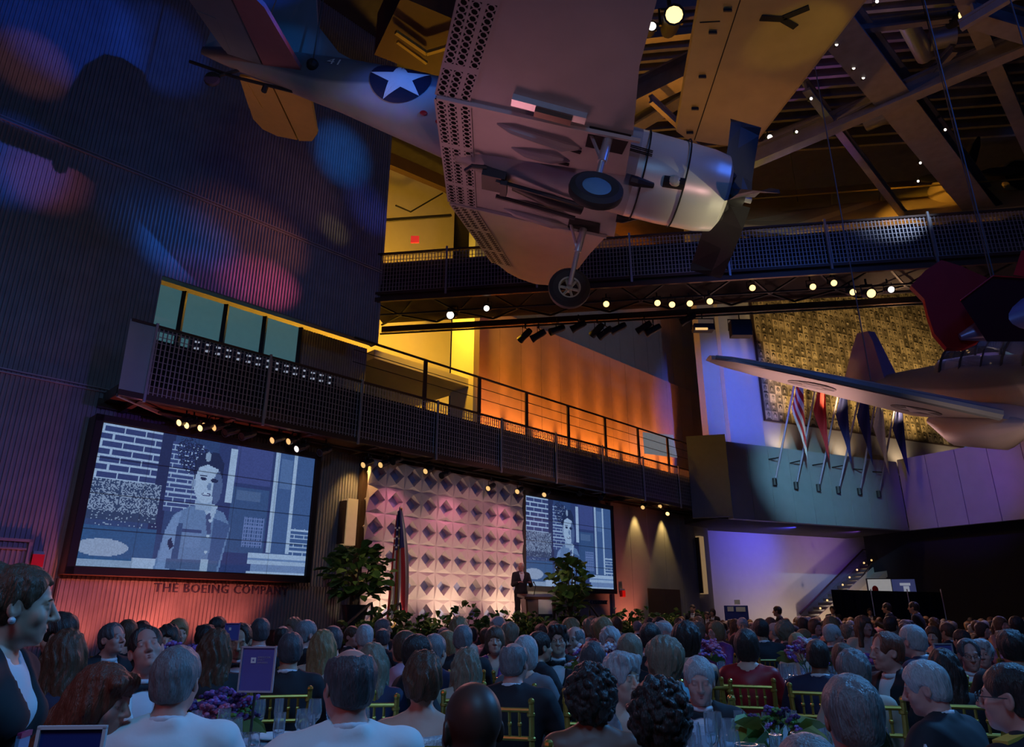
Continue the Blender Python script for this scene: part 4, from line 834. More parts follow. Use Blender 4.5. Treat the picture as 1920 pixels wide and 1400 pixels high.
# main wheels
for s, yw, zw in ((-1, -1.72, -1.5), (1, 1.72, -1.70)):
    g = MB().tube([(-.18, s*1.55, -.45), (-.2, s*1.62, -.95)], .075, 10).tube([(-.2, s*1.62, -.9), (-.21, yw - s*.14, zw)], .05, 10).tube([(-.45, s*1.5, -.45), (-.22, s*1.6, -.9)], .03, 6).build('gear_leg', M['post'], db, True)
    Rw = Matrix.Rotation(rad(90), 3, 'X')
    if s < 0: Rw = Matrix.Rotation(rad(-26), 3, 'X') @ Rw
    wh = MB().lathe([(.22, -.08), (.33, -.105), (.405, -.06), (.415, 0), (.405, .06), (.33, .105), (.22, .08)], 28, (-.2, yw, zw), Rw).build('tyre', M['rubber'], db, True)
    if s < 0: MB().lathe([(0, .09), (.2, .09), (.24, .06), (.24, -.06), (.2, -.09), (0, -.09)], 24, (-.2, yw, zw), Rw).build('wheel_disc', mat('blue_hub', (.12, .32, .5), .4), db, True)
    else:
        MB().lathe([(.19, .07), (.25, .085), (.25, -.085), (.19, -.07)], 24, (-.2, yw, zw), Rw).lathe([(0, .09), (.06, .09), (.06, -.09), (0, -.09)], 12, (-.2, yw, zw), Rw).build('wheel_rim', mat('olive_rim', (.45, .5, .38), .45), db, True)
        for k in range(6):
            an = k*PI/3; d = Rw @ Vector((math.cos(an), math.sin(an), 0)); c = Vector((-.2, yw, zw)); MB().tube([c + d*.05, c + d*.22], .028, 6).build('spoke', mat('olive_rim', (0, 0, 0)), db)
    MB().prism([(-.5, s*1.2 - .0), (.1, s*1.2), (.15, s*1.75), (-.5, s*1.75)], lambda x, y: (x, y, -.475), lambda x, y: (x, y, -.468)).build('wheel_well_shade', M['well'], db)  # flat dark plate stands in for the shaded wheel recess
# tail
def fin(poly, yw, name, m, par=None): return MB().prism(poly, lambda x, z: (x, -yw, z), lambda x, z: (x, yw, z)).build(name, m, par or db)
fin([(-4.6, .9), (-5.3, 1.12), (-5.85, 1.6), (-6.1, 2.3), (-6.35, 2.5), (-6.75, 2.52), (-6.75, .6), (-5.0, .7)], .05, 'fin', M['blueg'])
rd = fin([(-6.78, .55), (-6.78, 2.52), (-7.2, 2.4), (-7.55, 2.0), (-7.72, 1.3), (-7.72, .6)], .035, 'rudder', M['blueg'])
for s in (-1, 1):
    P = [(-5.72, .2), (-5.95, 1.72), (-6.15, 2.05), (-6.46, 2.15), (-6.46, .05), (-5.9, .05)]; E = [(-6.5, .2), (-6.5, 2.15), (-6.95, 2.17), (-7.22, 2.02), (-7.32, 1.7), (-7.1, .3)]
    m1 = mat('tail_yellow_lit', (.66, .46, .10), .5) if s > 0 else mat('tail_maroon', (.30, .16, .2), .5)  # port yellow holds the tail spotlight's glow in its colour
    m2 = mat('tail_yellow_lit', (0, 0, 0)) if s > 0 else M['blueg']
    MB().prism([(x, s*y) for x, y in P], lambda x, y: (x, y, .42), lambda x, y: (x, y, .50)).build('tailplane', m1, db)
    e = MB().prism([(x, s*y) for x, y in E], lambda x, y: (x, y, .43), lambda x, y: (x, y, .48)).build('elevator', m2, db)
    MB().prism([(-7.0, s*.4), (-6.95, s*1.2), (-7.26, s*1.3), (-7.12, s*.4)], lambda x, y: (x, y, .42), lambda x, y: (x, y, .43)).build('trim_tab', m2, e)
MB().tube([(-6.9, 0, .4), (-7.35, 0, .12)], .03, 6).build('tail_wheel_strut', M['dark'], db); MB().lathe([(0, -.05), (.13, -.04), (.15, 0), (.13, .04), (0, .05)], 14, (-7.38, 0, .06), Matrix.Rotation(PI/2, 3, 'X')).build('tail_wheel', M['rubber'], db, True)
MB().tube([(-5.9, 0, .16), (-7.0, 0, .2), (-7.9, 0, .32)], .03, 6).tube([(-6.4, 0, .16), (-6.4, 0, .03)], .05, 6).build('arrestor_hook', M['dark'], db)
# star and number on the side facing the room
def on_side(x, z):
    cz, hw, hh = st_at(FS, x); q = max(-.97, min(.97, (z - cz)/hh)); return Vector((x, -hw*math.sqrt(1 - q*q) - .012, cz + q*hh))
def decal(outline, name, m, push=0):
    cx = sum(p[0] for p in outline)/len(outline); cz = sum(p[1] for p in outline)/len(outline); mb = MB(); K = 6; n = len(outline); V = [on_side(cx, cz)]
    for k in range(1, K + 1):
        for x, z in outline: V.append(on_side(cx + (x - cx)*k/K, cz + (z - cz)*k/K))
    F = [(0, 1 + i, 1 + (i + 1) % n) for i in range(n)]
    for k in range(K - 1):
        for i in range(n): F.append((1 + k*n + i, 1 + k*n + n + i, 1 + k*n + n + (i + 1) % n, 1 + k*n + (i + 1) % n))
    mb.add([v + Vector((0, -push, -push*.3)) for v in V], F); return mb.build(name, m, db)
cx, cz, r = -3.92, .55, .55
def circ(r, n=40): return [(cx + r*math.cos(2*PI*k/n), cz + r*.86*math.sin(2*PI*k/n)) for k in range(n)]
decal(circ(r), 'insignia_disc', M['navy'])
star = []
for k in range(10):
    a = PI/2 + k*PI/5 + .25; rr = r if k % 2 == 0 else r*.40
    for q in range(3):
        a2 = PI/2 + (k + 1)*PI/5 + .25; r2 = r if k % 2 == 1 else r*.40; f = q/3
        star.append((cx + (rr*math.cos(a)*(1 - f) + r2*math.cos(a2)*f), cz + .86*(rr*math.sin(a)*(1 - f) + r2*math.sin(a2)*f)))
decal(star, 'insignia_star', M['paintw'], .008)
me = text('side_number', '41', .30, 0, M['paintw']); 
for v in me.vertices: p = on_side(-5.32 + v.co.x*.95, .62 + v.co.y*.75); v.co = p + Vector((0, -.01, 0))
link('side_number', me, db)
for i, (x, z) in enumerate(((-3.35, -.02), (-3.05, -.12))): 
    p = on_side(x, z); MB().ball(p, (.07, .02, .05)).build('red_marking', M['red'], db)
MB().ball(on_side(-5.55, .55) , .11).build('lifting_point', M['dark'], db)
for i, (x, y, z) in enumerate(((-5.55, -.36, .55), (-.2, -2.2, -.1), (-.2, 2.2, -.1))):
    R = Matrix.Rotation(rad(2.4), 3, 'Z') @ Matrix.Rotation(rad(12.7), 3, 'Y') @ Matrix.Rotation(rad(4.6), 3, 'X')
    p = R @ Vector((x, y, z)) + db.location
    q = Vector((p.x + (.35 if i == 0 else 0), p.y, 20)); MB().tube([p, q], .015, 5).build('suspension_cable', M['cable'], db, False, True)

# ---- yellow lit wing above
yw = thing('hanging_fighter', 'yellow-lit aircraft wing with a dark Y mark hanging under the roof', 'aircraft', (0, 0, 0))
wz = 12.3
def flat(px, py): p = atz(px, py, wz); return (p.x, p.y)
LEp = [flat(1620, 0), flat(1515, 134), flat(1418, 262)]; TEp = [flat(1312, 0), flat(1288, 130), flat(1268, 246)]; tip = [flat(1400, 274), flat(1350, 272), flat(1290, 262)]
def exto(a, b, y): k = (y - a[1])/(b[1] - a[1]); return (a[0] + (b[0] - a[0])*k, y)
L0, T0 = exto(LEp[0], LEp[2], 5.6), exto(TEp[0], TEp[2], 5.6)
poly = [L0, LEp[0], LEp[1], LEp[2]] + tip + [TEp[2], TEp[1], TEp[0], T0]
mb = MB().prism(poly, lambda x, y: (x, y, wz), lambda x, y: (x, y, wz + .22)); mb.build('wing', M['olive'], yw)
MB().tube([(*L0, wz + .1), (*LEp[0], wz + .1), (*LEp[2], wz + .1), (*tip[0], wz + .1)], .10, 8).build('leading_edge', M['olive'], yw, True)
h0, h1 = flat(1388, 0), flat(1302, 262); MB().tube([(*h0, wz - .005), (*h1, wz - .005)], .012, 5).build('hinge_line', M['well'], yw)
h2, h3 = flat(1350, 40), flat(1312, 42); MB().tube([(*h2, wz - .005), (*h3, wz - .005)], .01, 5).build('panel_line', M['well'], yw)
for px, py in ((1342, 59), (1322, 142), (1308, 202), (1298, 247), (1370, 17)): p = flat(px, py); MB().box((p[0] - .06, p[1], wz - .03), (.16, .03, .06)).build('hinge_bracket', M['dark'], yw)
ym = MB()
for a, b, w_ in (((1426, 33), (1468, 35), 14), ((1468, 33), (1517, 13), 13), ((1468, 36), (1492, 50), 13)):
    A, B = flat(*a), flat(*b); ym.beam((*A, wz - .012), (*B, wz - .012), .13, .02)
ym.build('letter_mark', M['well'], yw)
mid = ((L0[0] + T0[0])/2 + .3, 4.9)
S = [(mid[0] + x, wz + .45, w_, h_) for x, w_, h_ in ((-5.5, .08, .12), (-3, .4, .5), (0, .6, .8), (2.2, .55, .7), (3.6, .3, .35), (4.1, .06, .06))]
mb = MB(); mb.loft([[(x, mid[1] + w_*math.cos(2*PI*k/18), z + h_*math.sin(2*PI*k/18)) for k in range(18)] for x, z, w_, h_ in S]); mb.build('fuselage', M['olive'], yw, True)
MB().prism([(2*0 + x, 2*mid[1] - y) for x, y in poly], lambda x, y: (x, y, wz), lambda x, y: (x, y, wz + .22)).build('wing', M['olive'], yw)
for p in ((*flat(1400, 130), 20), (mid[0], mid[1], 20)): MB().tube([(p[0], p[1], wz + .2), (p[0], p[1], 20)], .015, 5).build('suspension_cable', M['cable'], yw)

# ---- the pale fighter on the right, nose to the camera
pf = thing('hanging_fighter', 'pale fighter with underwing roundels flying towards us at right', 'aircraft')
pose(pf, (10.195, 12.68, 5.27), rad(-89.3), rad(16.6), rad(-3.4))
FP = [(2.3, -.05, .5, .5), (2.1, -.05, .62, .62), (1, -.02, .66, .68), (-.5, .1, .62, .74), (-2, .15, .55, .78), (-3.2, .2, .46, .68), (-4.6, .3, .34, .5), (-6, .38, .22, .32), (-7.7, .45, .05, .1)]
fus(FP, 24).build('fuselage', two_tone('fighter_two_tone', (.42, .40, .40), (.16, .17, .2), .25, .05, 1), pf, True)
zp = lambda y: -.42 + max(0, abs(y) - 1.2)*math.tan(rad(9.5))
for s in (-1, 1):
    wing(MB(), [(s*y, le, te_, zp(y), th) for y, le, te_, th in ((.3, .55, -2.5, .5), (1.2, .45, -2.3, .5), (3.0, .2, -2.1, .4), (5.0, -.1, -1.75, .28), (5.9, -.35, -1.45, .2), (6.25, -.7, -1.1, .12))]).build('wing', M['belly'], pf, True)
    MB().tube([(.45, s*1.25, zp(1.25) + .06), (.2, s*3, zp(3) + .06), (-.1, s*5, zp(5) + .05), (-.6, s*6.2, zp(6.2) + .05)], [.11, .09, .07, .04], 8).build('leading_edge', M['blueg'], pf, True)
    MB().tube([(.75, s*.95, -.55), (.2, s*1.0, -.66), (-1.0, s*1.05, -.66), (-1.9, s*1.1, -.5)], [.12, .34, .34, .08], 14).build('gear_fairing', M['belly'], pf, True)
    MB().prism([(-5.9, s*.1), (-6.2, s*2.0), (-7.1, s*2.1), (-7.2, s*.1)], lambda x, y: (x, y, .45), lambda x, y: (x, y, .53)).build('tailplane', M['blueg'], pf)
for yy in (-4.1, -1.95):
    c_ = (-1.0, yy); n = 28; rr = .46
    MB().prism([(c_[0] + rr*math.cos(2*PI*k/n), c_[1] + rr*math.sin(2*PI*k/n)) for k in range(n)], lambda x, y: (x, y, zp(y) - .03), lambda x, y: (x, y, zp(y) - .022)).build('roundel_disc', M['navy'], pf)
    MB().prism([(c_[0] + (rr if k % 2 == 0 else rr*.4)*math.cos(PI/2 + k*PI/5), c_[1] + (rr if k % 2 == 0 else rr*.4)*math.sin(PI/2 + k*PI/5)) for k in range(10)], lambda x, y: (x, y, zp(y) - .036), lambda x, y: (x, y, zp(y) - .031)).build('roundel_star', M['paintw'], pf)
MB().prism([(-5.4, .55), (-6.3, 1.7), (-6.6, 2.0), (-7.2, 2.0), (-7.5, 1.5), (-7.7, .5)], lambda x, z: (x, -.2 + .1*(z > 1.4), z), lambda x, z: (x, .2 - .1*(z > 1.4), z)).build('fin', mat('violet_fin', (.2, .15, .3), .5), pf)
cp_ = [(.3, .55, .28, .2), (-.2, .62, .36, .55), (-1.4, .65, .38, .75), (-2.8, .6, .36, .7), (-3.6, .5, .2, .25)]
MB().loft([[(x, w_*math.cos(PI*k/10), z_ + h_*math.sin(PI*k/10)) for k in range(11)] for x, z_, w_, h_ in cp_]).build('canopy', M['glass'], pf, True)
mb = MB()
for x in (-.2, -.8, -1.4, -2.1, -2.8): 
    w_, z_, h_ = .38, .63, .7; mb.tube([(x, w_*math.cos(PI*k/10), z_ + h_*math.sin(PI*k/10)) for k in range(11)], .028, 5)
mb.tube([(.3, 0, .75), (-.2, 0, 1.17), (-1.4, 0, 1.4), (-2.8, 0, 1.3), (-3.6, 0, .75)], .025, 5); mb.build('canopy_frame', M['dark'], pf)
h_ = MB().lathe([(0, .0), (.14, 0), (.16, -.2)], 12, (2.55, 0, -.05), Matrix.Rotation(PI/2, 3, 'Y')).build('propeller_hub', M['dark'], pf, True)
for a in (30, 150, 270): o = link('propeller_blade', bl, pf); o.rotation_euler.x = -rad(a); o.location = (.2, 0, -.05)
for y in (-3, 0.01, 3): 
    R = pf.rotation_euler.to_matrix(); p = R @ Vector((-.8, y, .2)) + pf.location; MB().tube([p, (p.x, p.y, 20)], .013, 5).build('suspension_cable', M['cable'], pf, False, True)

# ---- red tail at the right edge
rt = thing('red_tail_fighter', 'dark red aircraft tail hanging in front of the mural at right', 'aircraft', at(1840, 590, 10.5))
def rp(px, py, Y=10.5): return at(px, py, Y) - rt.location
FO = [(1708, 535), (1735, 507), (1765, 487), (1800, 498), (1850, 520), (1862, 555), (1846, 600), (1835, 640), (1808, 652), (1775, 652), (1752, 625), (1740, 590), (1733, 560)]
mb = MB(); f0 = [rp(x, y, 10.6) for x, y in FO]; f1 = [p + Vector((.05, .14, 0)) for p in f0]; n = len(FO)
mb.add(f0 + f1, [tuple(range(n)), tuple(range(2*n - 1, n - 1, -1))] + [(i, (i+1) % n, (i+1) % n + n, i + n) for i in range(n)]); mb.build('fin', M['redp'], rt)
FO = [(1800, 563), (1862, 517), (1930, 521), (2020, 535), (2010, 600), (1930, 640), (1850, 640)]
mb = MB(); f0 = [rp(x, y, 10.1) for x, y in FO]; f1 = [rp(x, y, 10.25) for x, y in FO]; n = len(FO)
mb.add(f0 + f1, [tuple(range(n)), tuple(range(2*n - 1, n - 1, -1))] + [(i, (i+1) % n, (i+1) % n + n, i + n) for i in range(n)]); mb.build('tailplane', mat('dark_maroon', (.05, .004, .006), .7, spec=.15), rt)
MB().tube([rp(1801, 563, 10.08), rp(1862, 517, 10.08), rp(1925, 521, 10.08)], .012, 5).build('edge_trim', M['red'], rt)
FO = [(1915, 470), (2030, 440), (2050, 520), (1930, 520), (1900, 515)]
mb = MB(); f0 = [rp(x, y, 10.9) for x, y in FO]; f1 = [rp(x, y, 11.05) for x, y in FO]; n = 5
mb.add(f0 + f1, [tuple(range(n)), tuple(range(2*n - 1, n - 1, -1))] + [(i, (i+1) % n, (i+1) % n + n, i + n) for i in range(n)]); mb.build('tailplane', M['redp'], rt)
mb = MB(); a, b = rp(1800, 632, 10.5), rp(2250, 500, 9.5); d = (b - a); side = d.cross(Vector((0, 0, 1))).normalized(); up = side.cross(d).normalized()
mb.loft([[a + d*f + side*(r*math.cos(2*PI*k/18)) + up*(r*math.sin(2*PI*k/18)*1.15) for k in range(18)] for f, r in ((0, .05), (.1, .16), (.4, .34), (.8, .5), (1, .5))])
mb.build('fuselage', mat('violet_metal', (.26, .2, .42), .35, .4), rt, True)
for f in (.2, .6): p = a + d*f + rt.location; MB().tube([p, (p.x, p.y, 20)], .013, 5).build('suspension_cable', M['cable'], rt, False, True)

# ---- tan bomber wing behind, top right
tb = thing('hanging_bomber', 'tan bomber wing with engine nacelles behind the upper bridge rail', 'aircraft', at(1700, 390, 23))
def tp_(px, py, Y): return at(px, py, Y) - tb.location
mb = MB(); T = [tp_(1340, 372, 24.5), tp_(1760, 350, 22.6), tp_(1990, 330, 21.6)]; B = [tp_(1330, 425, 22.5), tp_(1480, 440, 22), tp_(1990, 395, 20)]
up = Vector((0, 0, .35))
for k in range(2): mb.hexa([B[k], B[k + 1], T[k + 1], T[k], B[k] + up*.4, B[k + 1] + up, T[k + 1] + up, T[k] + up*.4])
mb.build('wing', M['olive'], tb)
for i, (x0, x1, y0, y1) in enumerate(((1462, 1553, 380, 372), (1558, 1644, 368, 360), (1650, 1742, 361, 352))):
    v = [tp_(x0, y0 + 14, 22.7 - i*.3), tp_(x1, y1 + 14, 22.5 - i*.3), tp_(x1, y1 - 8, 23.2 - i*.3), tp_(x0, y0 - 8, 23.4 - i*.3)]
    MB().hexa([p + Vector((0, -.1, -.1)) for p in v] + [p + Vector((0, 0, -.02)) for p in v]).build('flap_panel', mat('mustard_flap', (.5, .42, .14), .55), tb)
for px, py, r in ((1800, 342, 1.0), (1915, 330, 1.1)):
    c = tp_(px, py, 21.0); bk = c + Vector((.5, 3.2, .1))
    nb = MB().tube([c, c + (bk - c)*.12, c + (bk - c)*.5, bk], [.62*r, .74*r, .7*r, .3*r], 20, 0, True).build('engine_nacelle', M['olive'], tb, True)
    MB().tube([c + Vector((0, -.06, 0)), c + Vector((0, -.02, 0))], .55*r, 18).build('engine_face', M['well'], nb)
    MB().tube([c + Vector((0, -.45, 0)), c], .14, 10).build('propeller_hub', M['dark'], nb)
    for an in (25, 145, 265):
        e = Vector((math.sin(rad(an)), 0, math.cos(rad(an)))); s_ = Vector((e.z, 0, -e.x))
        MB().loft([[c + Vector((0, -.4, 0)) + e*q + s_*(w_*k1) + Vector((0, .05*k2, 0)) for k1, k2 in ((-1, -1), (1, -1), (1, 1), (-1, 1))] for q, w_ in ((.1, .07), (.7, .15), (1.4, .13), (1.75, .04))]).build('propeller_blade', M['dark'], tb)
for px, py in ((1500, 405), (1800, 350)): p = tp_(px, py, 23) + tb.location; MB().tube([p, (p.x, p.y, 20)], .015, 5).build('suspension_cable', M['cable'], tb, False, True)
a, b = tp_(1400, 373, 22), tp_(1990, 330, 19.5); MB().tube([a, b], .03, 6).build('rig_bar', M['gold'], tb)
# ================================================================ people
def nets(F, X, Y, Z):
    N = F < 0; s = np.zeros(tuple(d - 1 for d in F.shape), np.int8)
    for a in (0, 1):
        for b in (0, 1):
            for c in (0, 1): s += N[a:N.shape[0] - 1 + a, b:N.shape[1] - 1 + b, c:N.shape[2] - 1 + c]
    act = (s > 0) & (s < 8); I, J, K = np.nonzero(act); n = len(I); idx = np.full(act.shape, -1, np.int32); idx[act] = np.arange(n)
    acc = np.zeros((n, 3)); cnt = np.zeros(n)
    for ax in range(3):
        o1, o2 = [q for q in range(3) if q != ax]
        for u in (0, 1):
            for v in (0, 1):
                d = [0, 0, 0]; d[o1] = u; d[o2] = v; e = list(d); e[ax] = 1
                fa = F[I + d[0], J + d[1], K + d[2]]; fb = F[I + e[0], J + e[1], K + e[2]]; m = (fa < 0) != (fb < 0)
                t = np.where(m, fa/np.where(m, fa - fb, 1), 0)
                P = np.stack([X[I + d[0]], Y[J + d[1]], Z[K + d[2]]], 1); Q = np.stack([X[I + e[0]], Y[J + e[1]], Z[K + e[2]]], 1)
                acc += np.where(m[:, None], P + (Q - P)*t[:, None], 0); cnt += m
    V = acc/np.maximum(cnt, 1)[:, None]; Fs = []
    for ax in range(3):
        sl0 = [slice(None)]*3; sl1 = [slice(None)]*3; sl0[ax] = slice(0, -1); sl1[ax] = slice(1, None)
        a, b = N[tuple(sl0)], N[tuple(sl1)]; cr = a != b; o1, o2 = (ax + 1) % 3, (ax + 2) % 3
        ii = np.nonzero(cr); ok = (ii[o1] > 0) & (ii[o2] > 0) & (ii[o1] < F.shape[o1] - 1) & (ii[o2] < F.shape[o2] - 1); ii = [q[ok] for q in ii]; sg = a[tuple(ii)]
        def g(p, q): k = list(ii); k[o1] = k[o1] - p; k[o2] = k[o2] - q; return idx[tuple(k)]
        q = np.stack([g(1, 1), g(0, 1), g(0, 0), g(1, 0)], 1); q[~sg] = q[~sg][:, ::-1]; Fs.append(q)
    return V, np.concatenate(Fs)
def axis(lo, hi, fine, coarse, a, b):
    """grid coordinates from lo to hi, fine between a and b"""
    out = list(np.arange(max(a, lo), min(b, hi), fine)) if b > a else []
    l = list(np.arange(min(max(a, lo), hi) - coarse, lo - coarse, -coarse))[::-1]; r = list(np.arange(min(b, hi), hi + coarse, coarse))
    return np.array(l + out + r, np.float32)
class SDF:
    """prims: ('c',a,b,ra,rb) round cone, ('e',c,radii,R) ellipsoid; op u/s, k smooth"""
    def __init__(s): s.p = []
    def cone(s, a, b, ra, rb=None, op='u', k=.02): s.p.append(('c', np.array(a, float), np.array(b, float), ra, ra if rb is None else rb, op, k)); return s
    def ell(s, c, r, R=None, op='u', k=.02): s.p.append(('e', np.array(c, float), np.array(r, float), R, None, op, k)); return s
    def moved(s, R, t):
        o = SDF()
        for q in s.p:
            if q[0] == 'c': o.p.append(('c', R @ q[1] + t, R @ q[2] + t, *q[3:]))
            else: o.p.append(('e', R @ q[1] + t, q[2], R if q[3] is None else R @ q[3], *q[4:]))
        return o
    def bounds(s, m=.05):
        L, H = [], []
        for q in s.p:
            if q[5] == 's': continue
            if q[0] == 'c': r = max(q[3], q[4]); L.append(np.minimum(q[1], q[2]) - r); H.append(np.maximum(q[1], q[2]) + r)
            else: r = q[2].max(); L.append(q[1] - r); H.append(q[1] + r)
        return np.min(L, 0) - m, np.max(H, 0) + m
    def mesh(s, X, Y, Z, noise=None):
        F = np.full((len(X), len(Y), len(Z)), .06, np.float32)
        for q in s.p:
            k = q[6]; mg = k + .05
            if q[0] == 'c': r = max(q[3], q[4]); lo = np.minimum(q[1], q[2]) - r - mg; hi = np.maximum(q[1], q[2]) + r + mg
            else: r = q[2].max(); lo = q[1] - r - mg; hi = q[1] + r + mg
            sl = tuple(slice(int(np.searchsorted(A, lo[i])), int(np.searchsorted(A, hi[i]))) for i, A in enumerate((X, Y, Z)))
            x, y, z = X[sl[0]][:, None, None], Y[sl[1]][None, :, None], Z[sl[2]][None, None, :]
            if x.size*y.size*z.size == 0: continue
            if q[0] == 'c':
                a, ab = q[1], q[2] - q[1]; L2 = max(1e-9, float(ab @ ab)); px, py, pz = x - a[0], y - a[1], z - a[2]
                h = np.clip((px*ab[0] + py*ab[1] + pz*ab[2])/L2, 0, 1); d = np.sqrt((px - h*ab[0])**2 + (py - h*ab[1])**2 + (pz - h*ab[2])**2) - (q[3] + (q[4] - q[3])*h)
            else:
                px, py, pz = x - q[1][0], y - q[1][1], z - q[1][2]
                if q[3] is not None: R = q[3]; px, py, pz = px*R[0, 0] + py*R[1, 0] + pz*R[2, 0], px*R[0, 1] + py*R[1, 1] + pz*R[2, 1], px*R[0, 2] + py*R[1, 2] + pz*R[2, 2]
                r = q[2]; k0 = np.sqrt((px/r[0])**2 + (py/r[1])**2 + (pz/r[2])**2); k1 = np.sqrt((px/r[0]**2)**2 + (py/r[1]**2)**2 + (pz/r[2]**2)**2); d = k0*(k0 - 1)/np.maximum(k1, 1e-6)
            G = F[sl]
            if q[5] == 'u': h = np.clip(.5 + .5*(G - d)/k, 0, 1); F[sl] = G*(1 - h) + d*h - k*h*(1 - h)
            else: h = np.clip(.5 - .5*(G + d)/k, 0, 1); F[sl] = G*(1 - h) - d*h + k*h*(1 - h)
        if noise is not None: F = F + noise(X[:, None, None], Y[None, :, None], Z[None, None, :])
        return nets(F, X, Y, Z)
def to_mesh(name, V, Fq, mats):
    me = bpy.data.meshes.new(name); n = len(Fq); me.vertices.add(len(V)); me.vertices.foreach_set('co', V.astype(np.float32).ravel())
    me.loops.add(n*4); me.loops.foreach_set('vertex_index', Fq.astype(np.int32).ravel()); me.polygons.add(n)
    me.polygons.foreach_set('loop_start', np.arange(n, dtype=np.int32)*4); me.polygons.foreach_set('use_smooth', np.ones(n, bool)); me.update(calc_edges=True); me.validate()
    for m in mats: me.materials.append(m)
    return me
def skin_mat(nm, c):
    m = mat(nm, c, .5, 0, .10, 14, .05); return m
SKIN = {'fair': skin_mat('skin_fair', (.58, .35, .26)), 'rosy': skin_mat('skin_rosy', (.55, .27, .22)), 'tan': skin_mat('skin_tan', (.42, .24, .16)), 'brown': skin_mat('skin_brown', (.17, .075, .045)), 'dark': skin_mat('skin_dark', (.075, .035, .025))}
def hair_mat(nm, c): return mat(nm, c, .42, 0, .55, 30, .9, stretch=(5, 5, 1))
HAIR = {'grey': hair_mat('hair_grey', (.20, .20, .21)), 'white': hair_mat('hair_white', (.42, .42, .43)), 'dark': hair_mat('hair_dark', (.03, .022, .02)), 'brown': hair_mat('hair_brown', (.10, .05, .028)), 'auburn': hair_mat('hair_auburn', (.17, .05, .028)), 'blond': hair_mat('hair_blond', (.28, .18, .08)), 'ash': hair_mat('hair_ash_blond', (.24, .19, .13)), 'salt': hair_mat('hair_salt_pepper', (.075, .075, .085))}
CLO = {'black': M['black'], 'navy': mat('navy_wool', (.018, .02, .06), .75, 0, .15, 30), 'white': mat('ivory_jacket', (.80, .81, .82), .75, 0, .05, 20, .15), 'red': mat('red_silk', (.34, .012, .02), .5, 0, .15, 8), 'silver': mat('silver_sequin', (.5, .52, .56), .35, .3, .5, 90, .5), 'blue': mat('blue_print', (.06, .1, .28), .6, 0, .8, 26), 'purple': mat('violet_print', (.22, .05, .26), .6, 0, .7, 20), 'cream': mat('cream_cloth', (.5, .44, .36), .7), 'teal': mat('teal_cloth', (.06, .2, .26), .6), 'pinkc': mat('pink_cloth', (.5, .2, .25), .6), 'print': mat('monochrome_print', (.22, .22, .26), .7, 0, .95, 22), 'grey': mat('grey_cloth', (.16, .16, .18), .75)}
LIPS = mat('lip_tint', (.36, .13, .11), .45); EYEW = mat('eye_white', (.5, .5, .52), .3); IRIS = mat('eye_dark', (.03, .02, .018), .2)
def rotm(yaw=0, pitch=0, roll=0):
    return np.array(Euler((pitch, roll, yaw), 'XYZ').to_matrix())
def head_sdf(sex, age=0):
    h = SDF(); f = .95 if sex == 'f' else 1
    h.ell((0, -.014, .030), (.074*f, .094*f, .088), k=.02).ell((0, .022, -.030), (.062*f, .068, .088), k=.03)
    h.ell((0, .036, -.072), (.050*f, .048, .040), k=.03).ell((0, .070, -.098), (.020*f, .018, .016), k=.02)
    h.ell((.04, .062, -.03), (.022, .022, .024), k=.02).ell((-.04, .062, -.03), (.022, .022, .024), k=.02)
    h.cone((-.034, .076, .020), (.034, .076, .020), .013 if sex == 'm' else .010, k=.012)
    for s in (-1, 1):
        h.ell((s*.031, .100, .002), (.019, .017, .012), op='s', k=.014); h.ell((s*.031, .0765, .001), (.0135, .0125, .0115), k=.004)
        h.cone((s*.022, .0835, .0135), (s*.041, .080, .0120), .0042, k=.004); h.ell((s*.0765*f, -.006, -.006), (.010, .021, .033), rotm(s*.45), k=.008); h.ell((s*.086*f, .0, -.004), (.006, .011, .018), op='s', k=.006)
        h.ell((s*.012, .098, -.036), (.009, .010, .008), k=.008)
    h.cone((0, .086, .012), (0, .112, -.030), .008, .0115, k=.010)
    h.cone((-.016, .086, -.0590), (.016, .086, -.0590), .0075, k=.006).cone((-.014, .084, -.0705), (.014, .084, -.0705), .0078, k=.006).cone((-.022, .0965, -.0645), (.022, .0965, -.0645), .0022, op='s', k=.004)
    return h
def finger_chain(h, base, dirs, lens, r):
    p = np.array(base, float)
    for d, l, i in zip(dirs, lens, range(3)): d = np.array(d, float); d /= np.linalg.norm(d); q = p + d*l; h.cone(p, q, r*(1 - .1*i), r*(.9 - .1*i), k=.006); p = q
def hand(h, w, d, s, palm_n, curl=.5):
    """wrist w, pointing d, s=+1 right hand thumb side vector from palm normal"""
    d = np.array(d, float); d /= np.linalg.norm(d); n = np.array(palm_n, float); n -= d*(n @ d); n /= np.linalg.norm(n); t = np.cross(d, n)*s
    c = w + d*.05; R = np.stack([t, d, n], 1); h.ell(c, (.040, .050, .014), R, k=.015)
    for i, (o, L) in enumerate(((.029, .9), (.010, 1.0), (-.010, .95), (-.028, .75))):
        b = w + d*.088 + t*o; dd = [d + n*.15, d + n*curl, d + n*curl*2.2]; finger_chain(h, b, dd, (.042*L, .028*L, .022*L), .0088)
    finger_chain(h, w + d*.03 + t*.034, [t*.8 + d*.6 + n*.3, t*.3 + d + n*.4, d + n*.5], (.04, .03, .025), .0098)
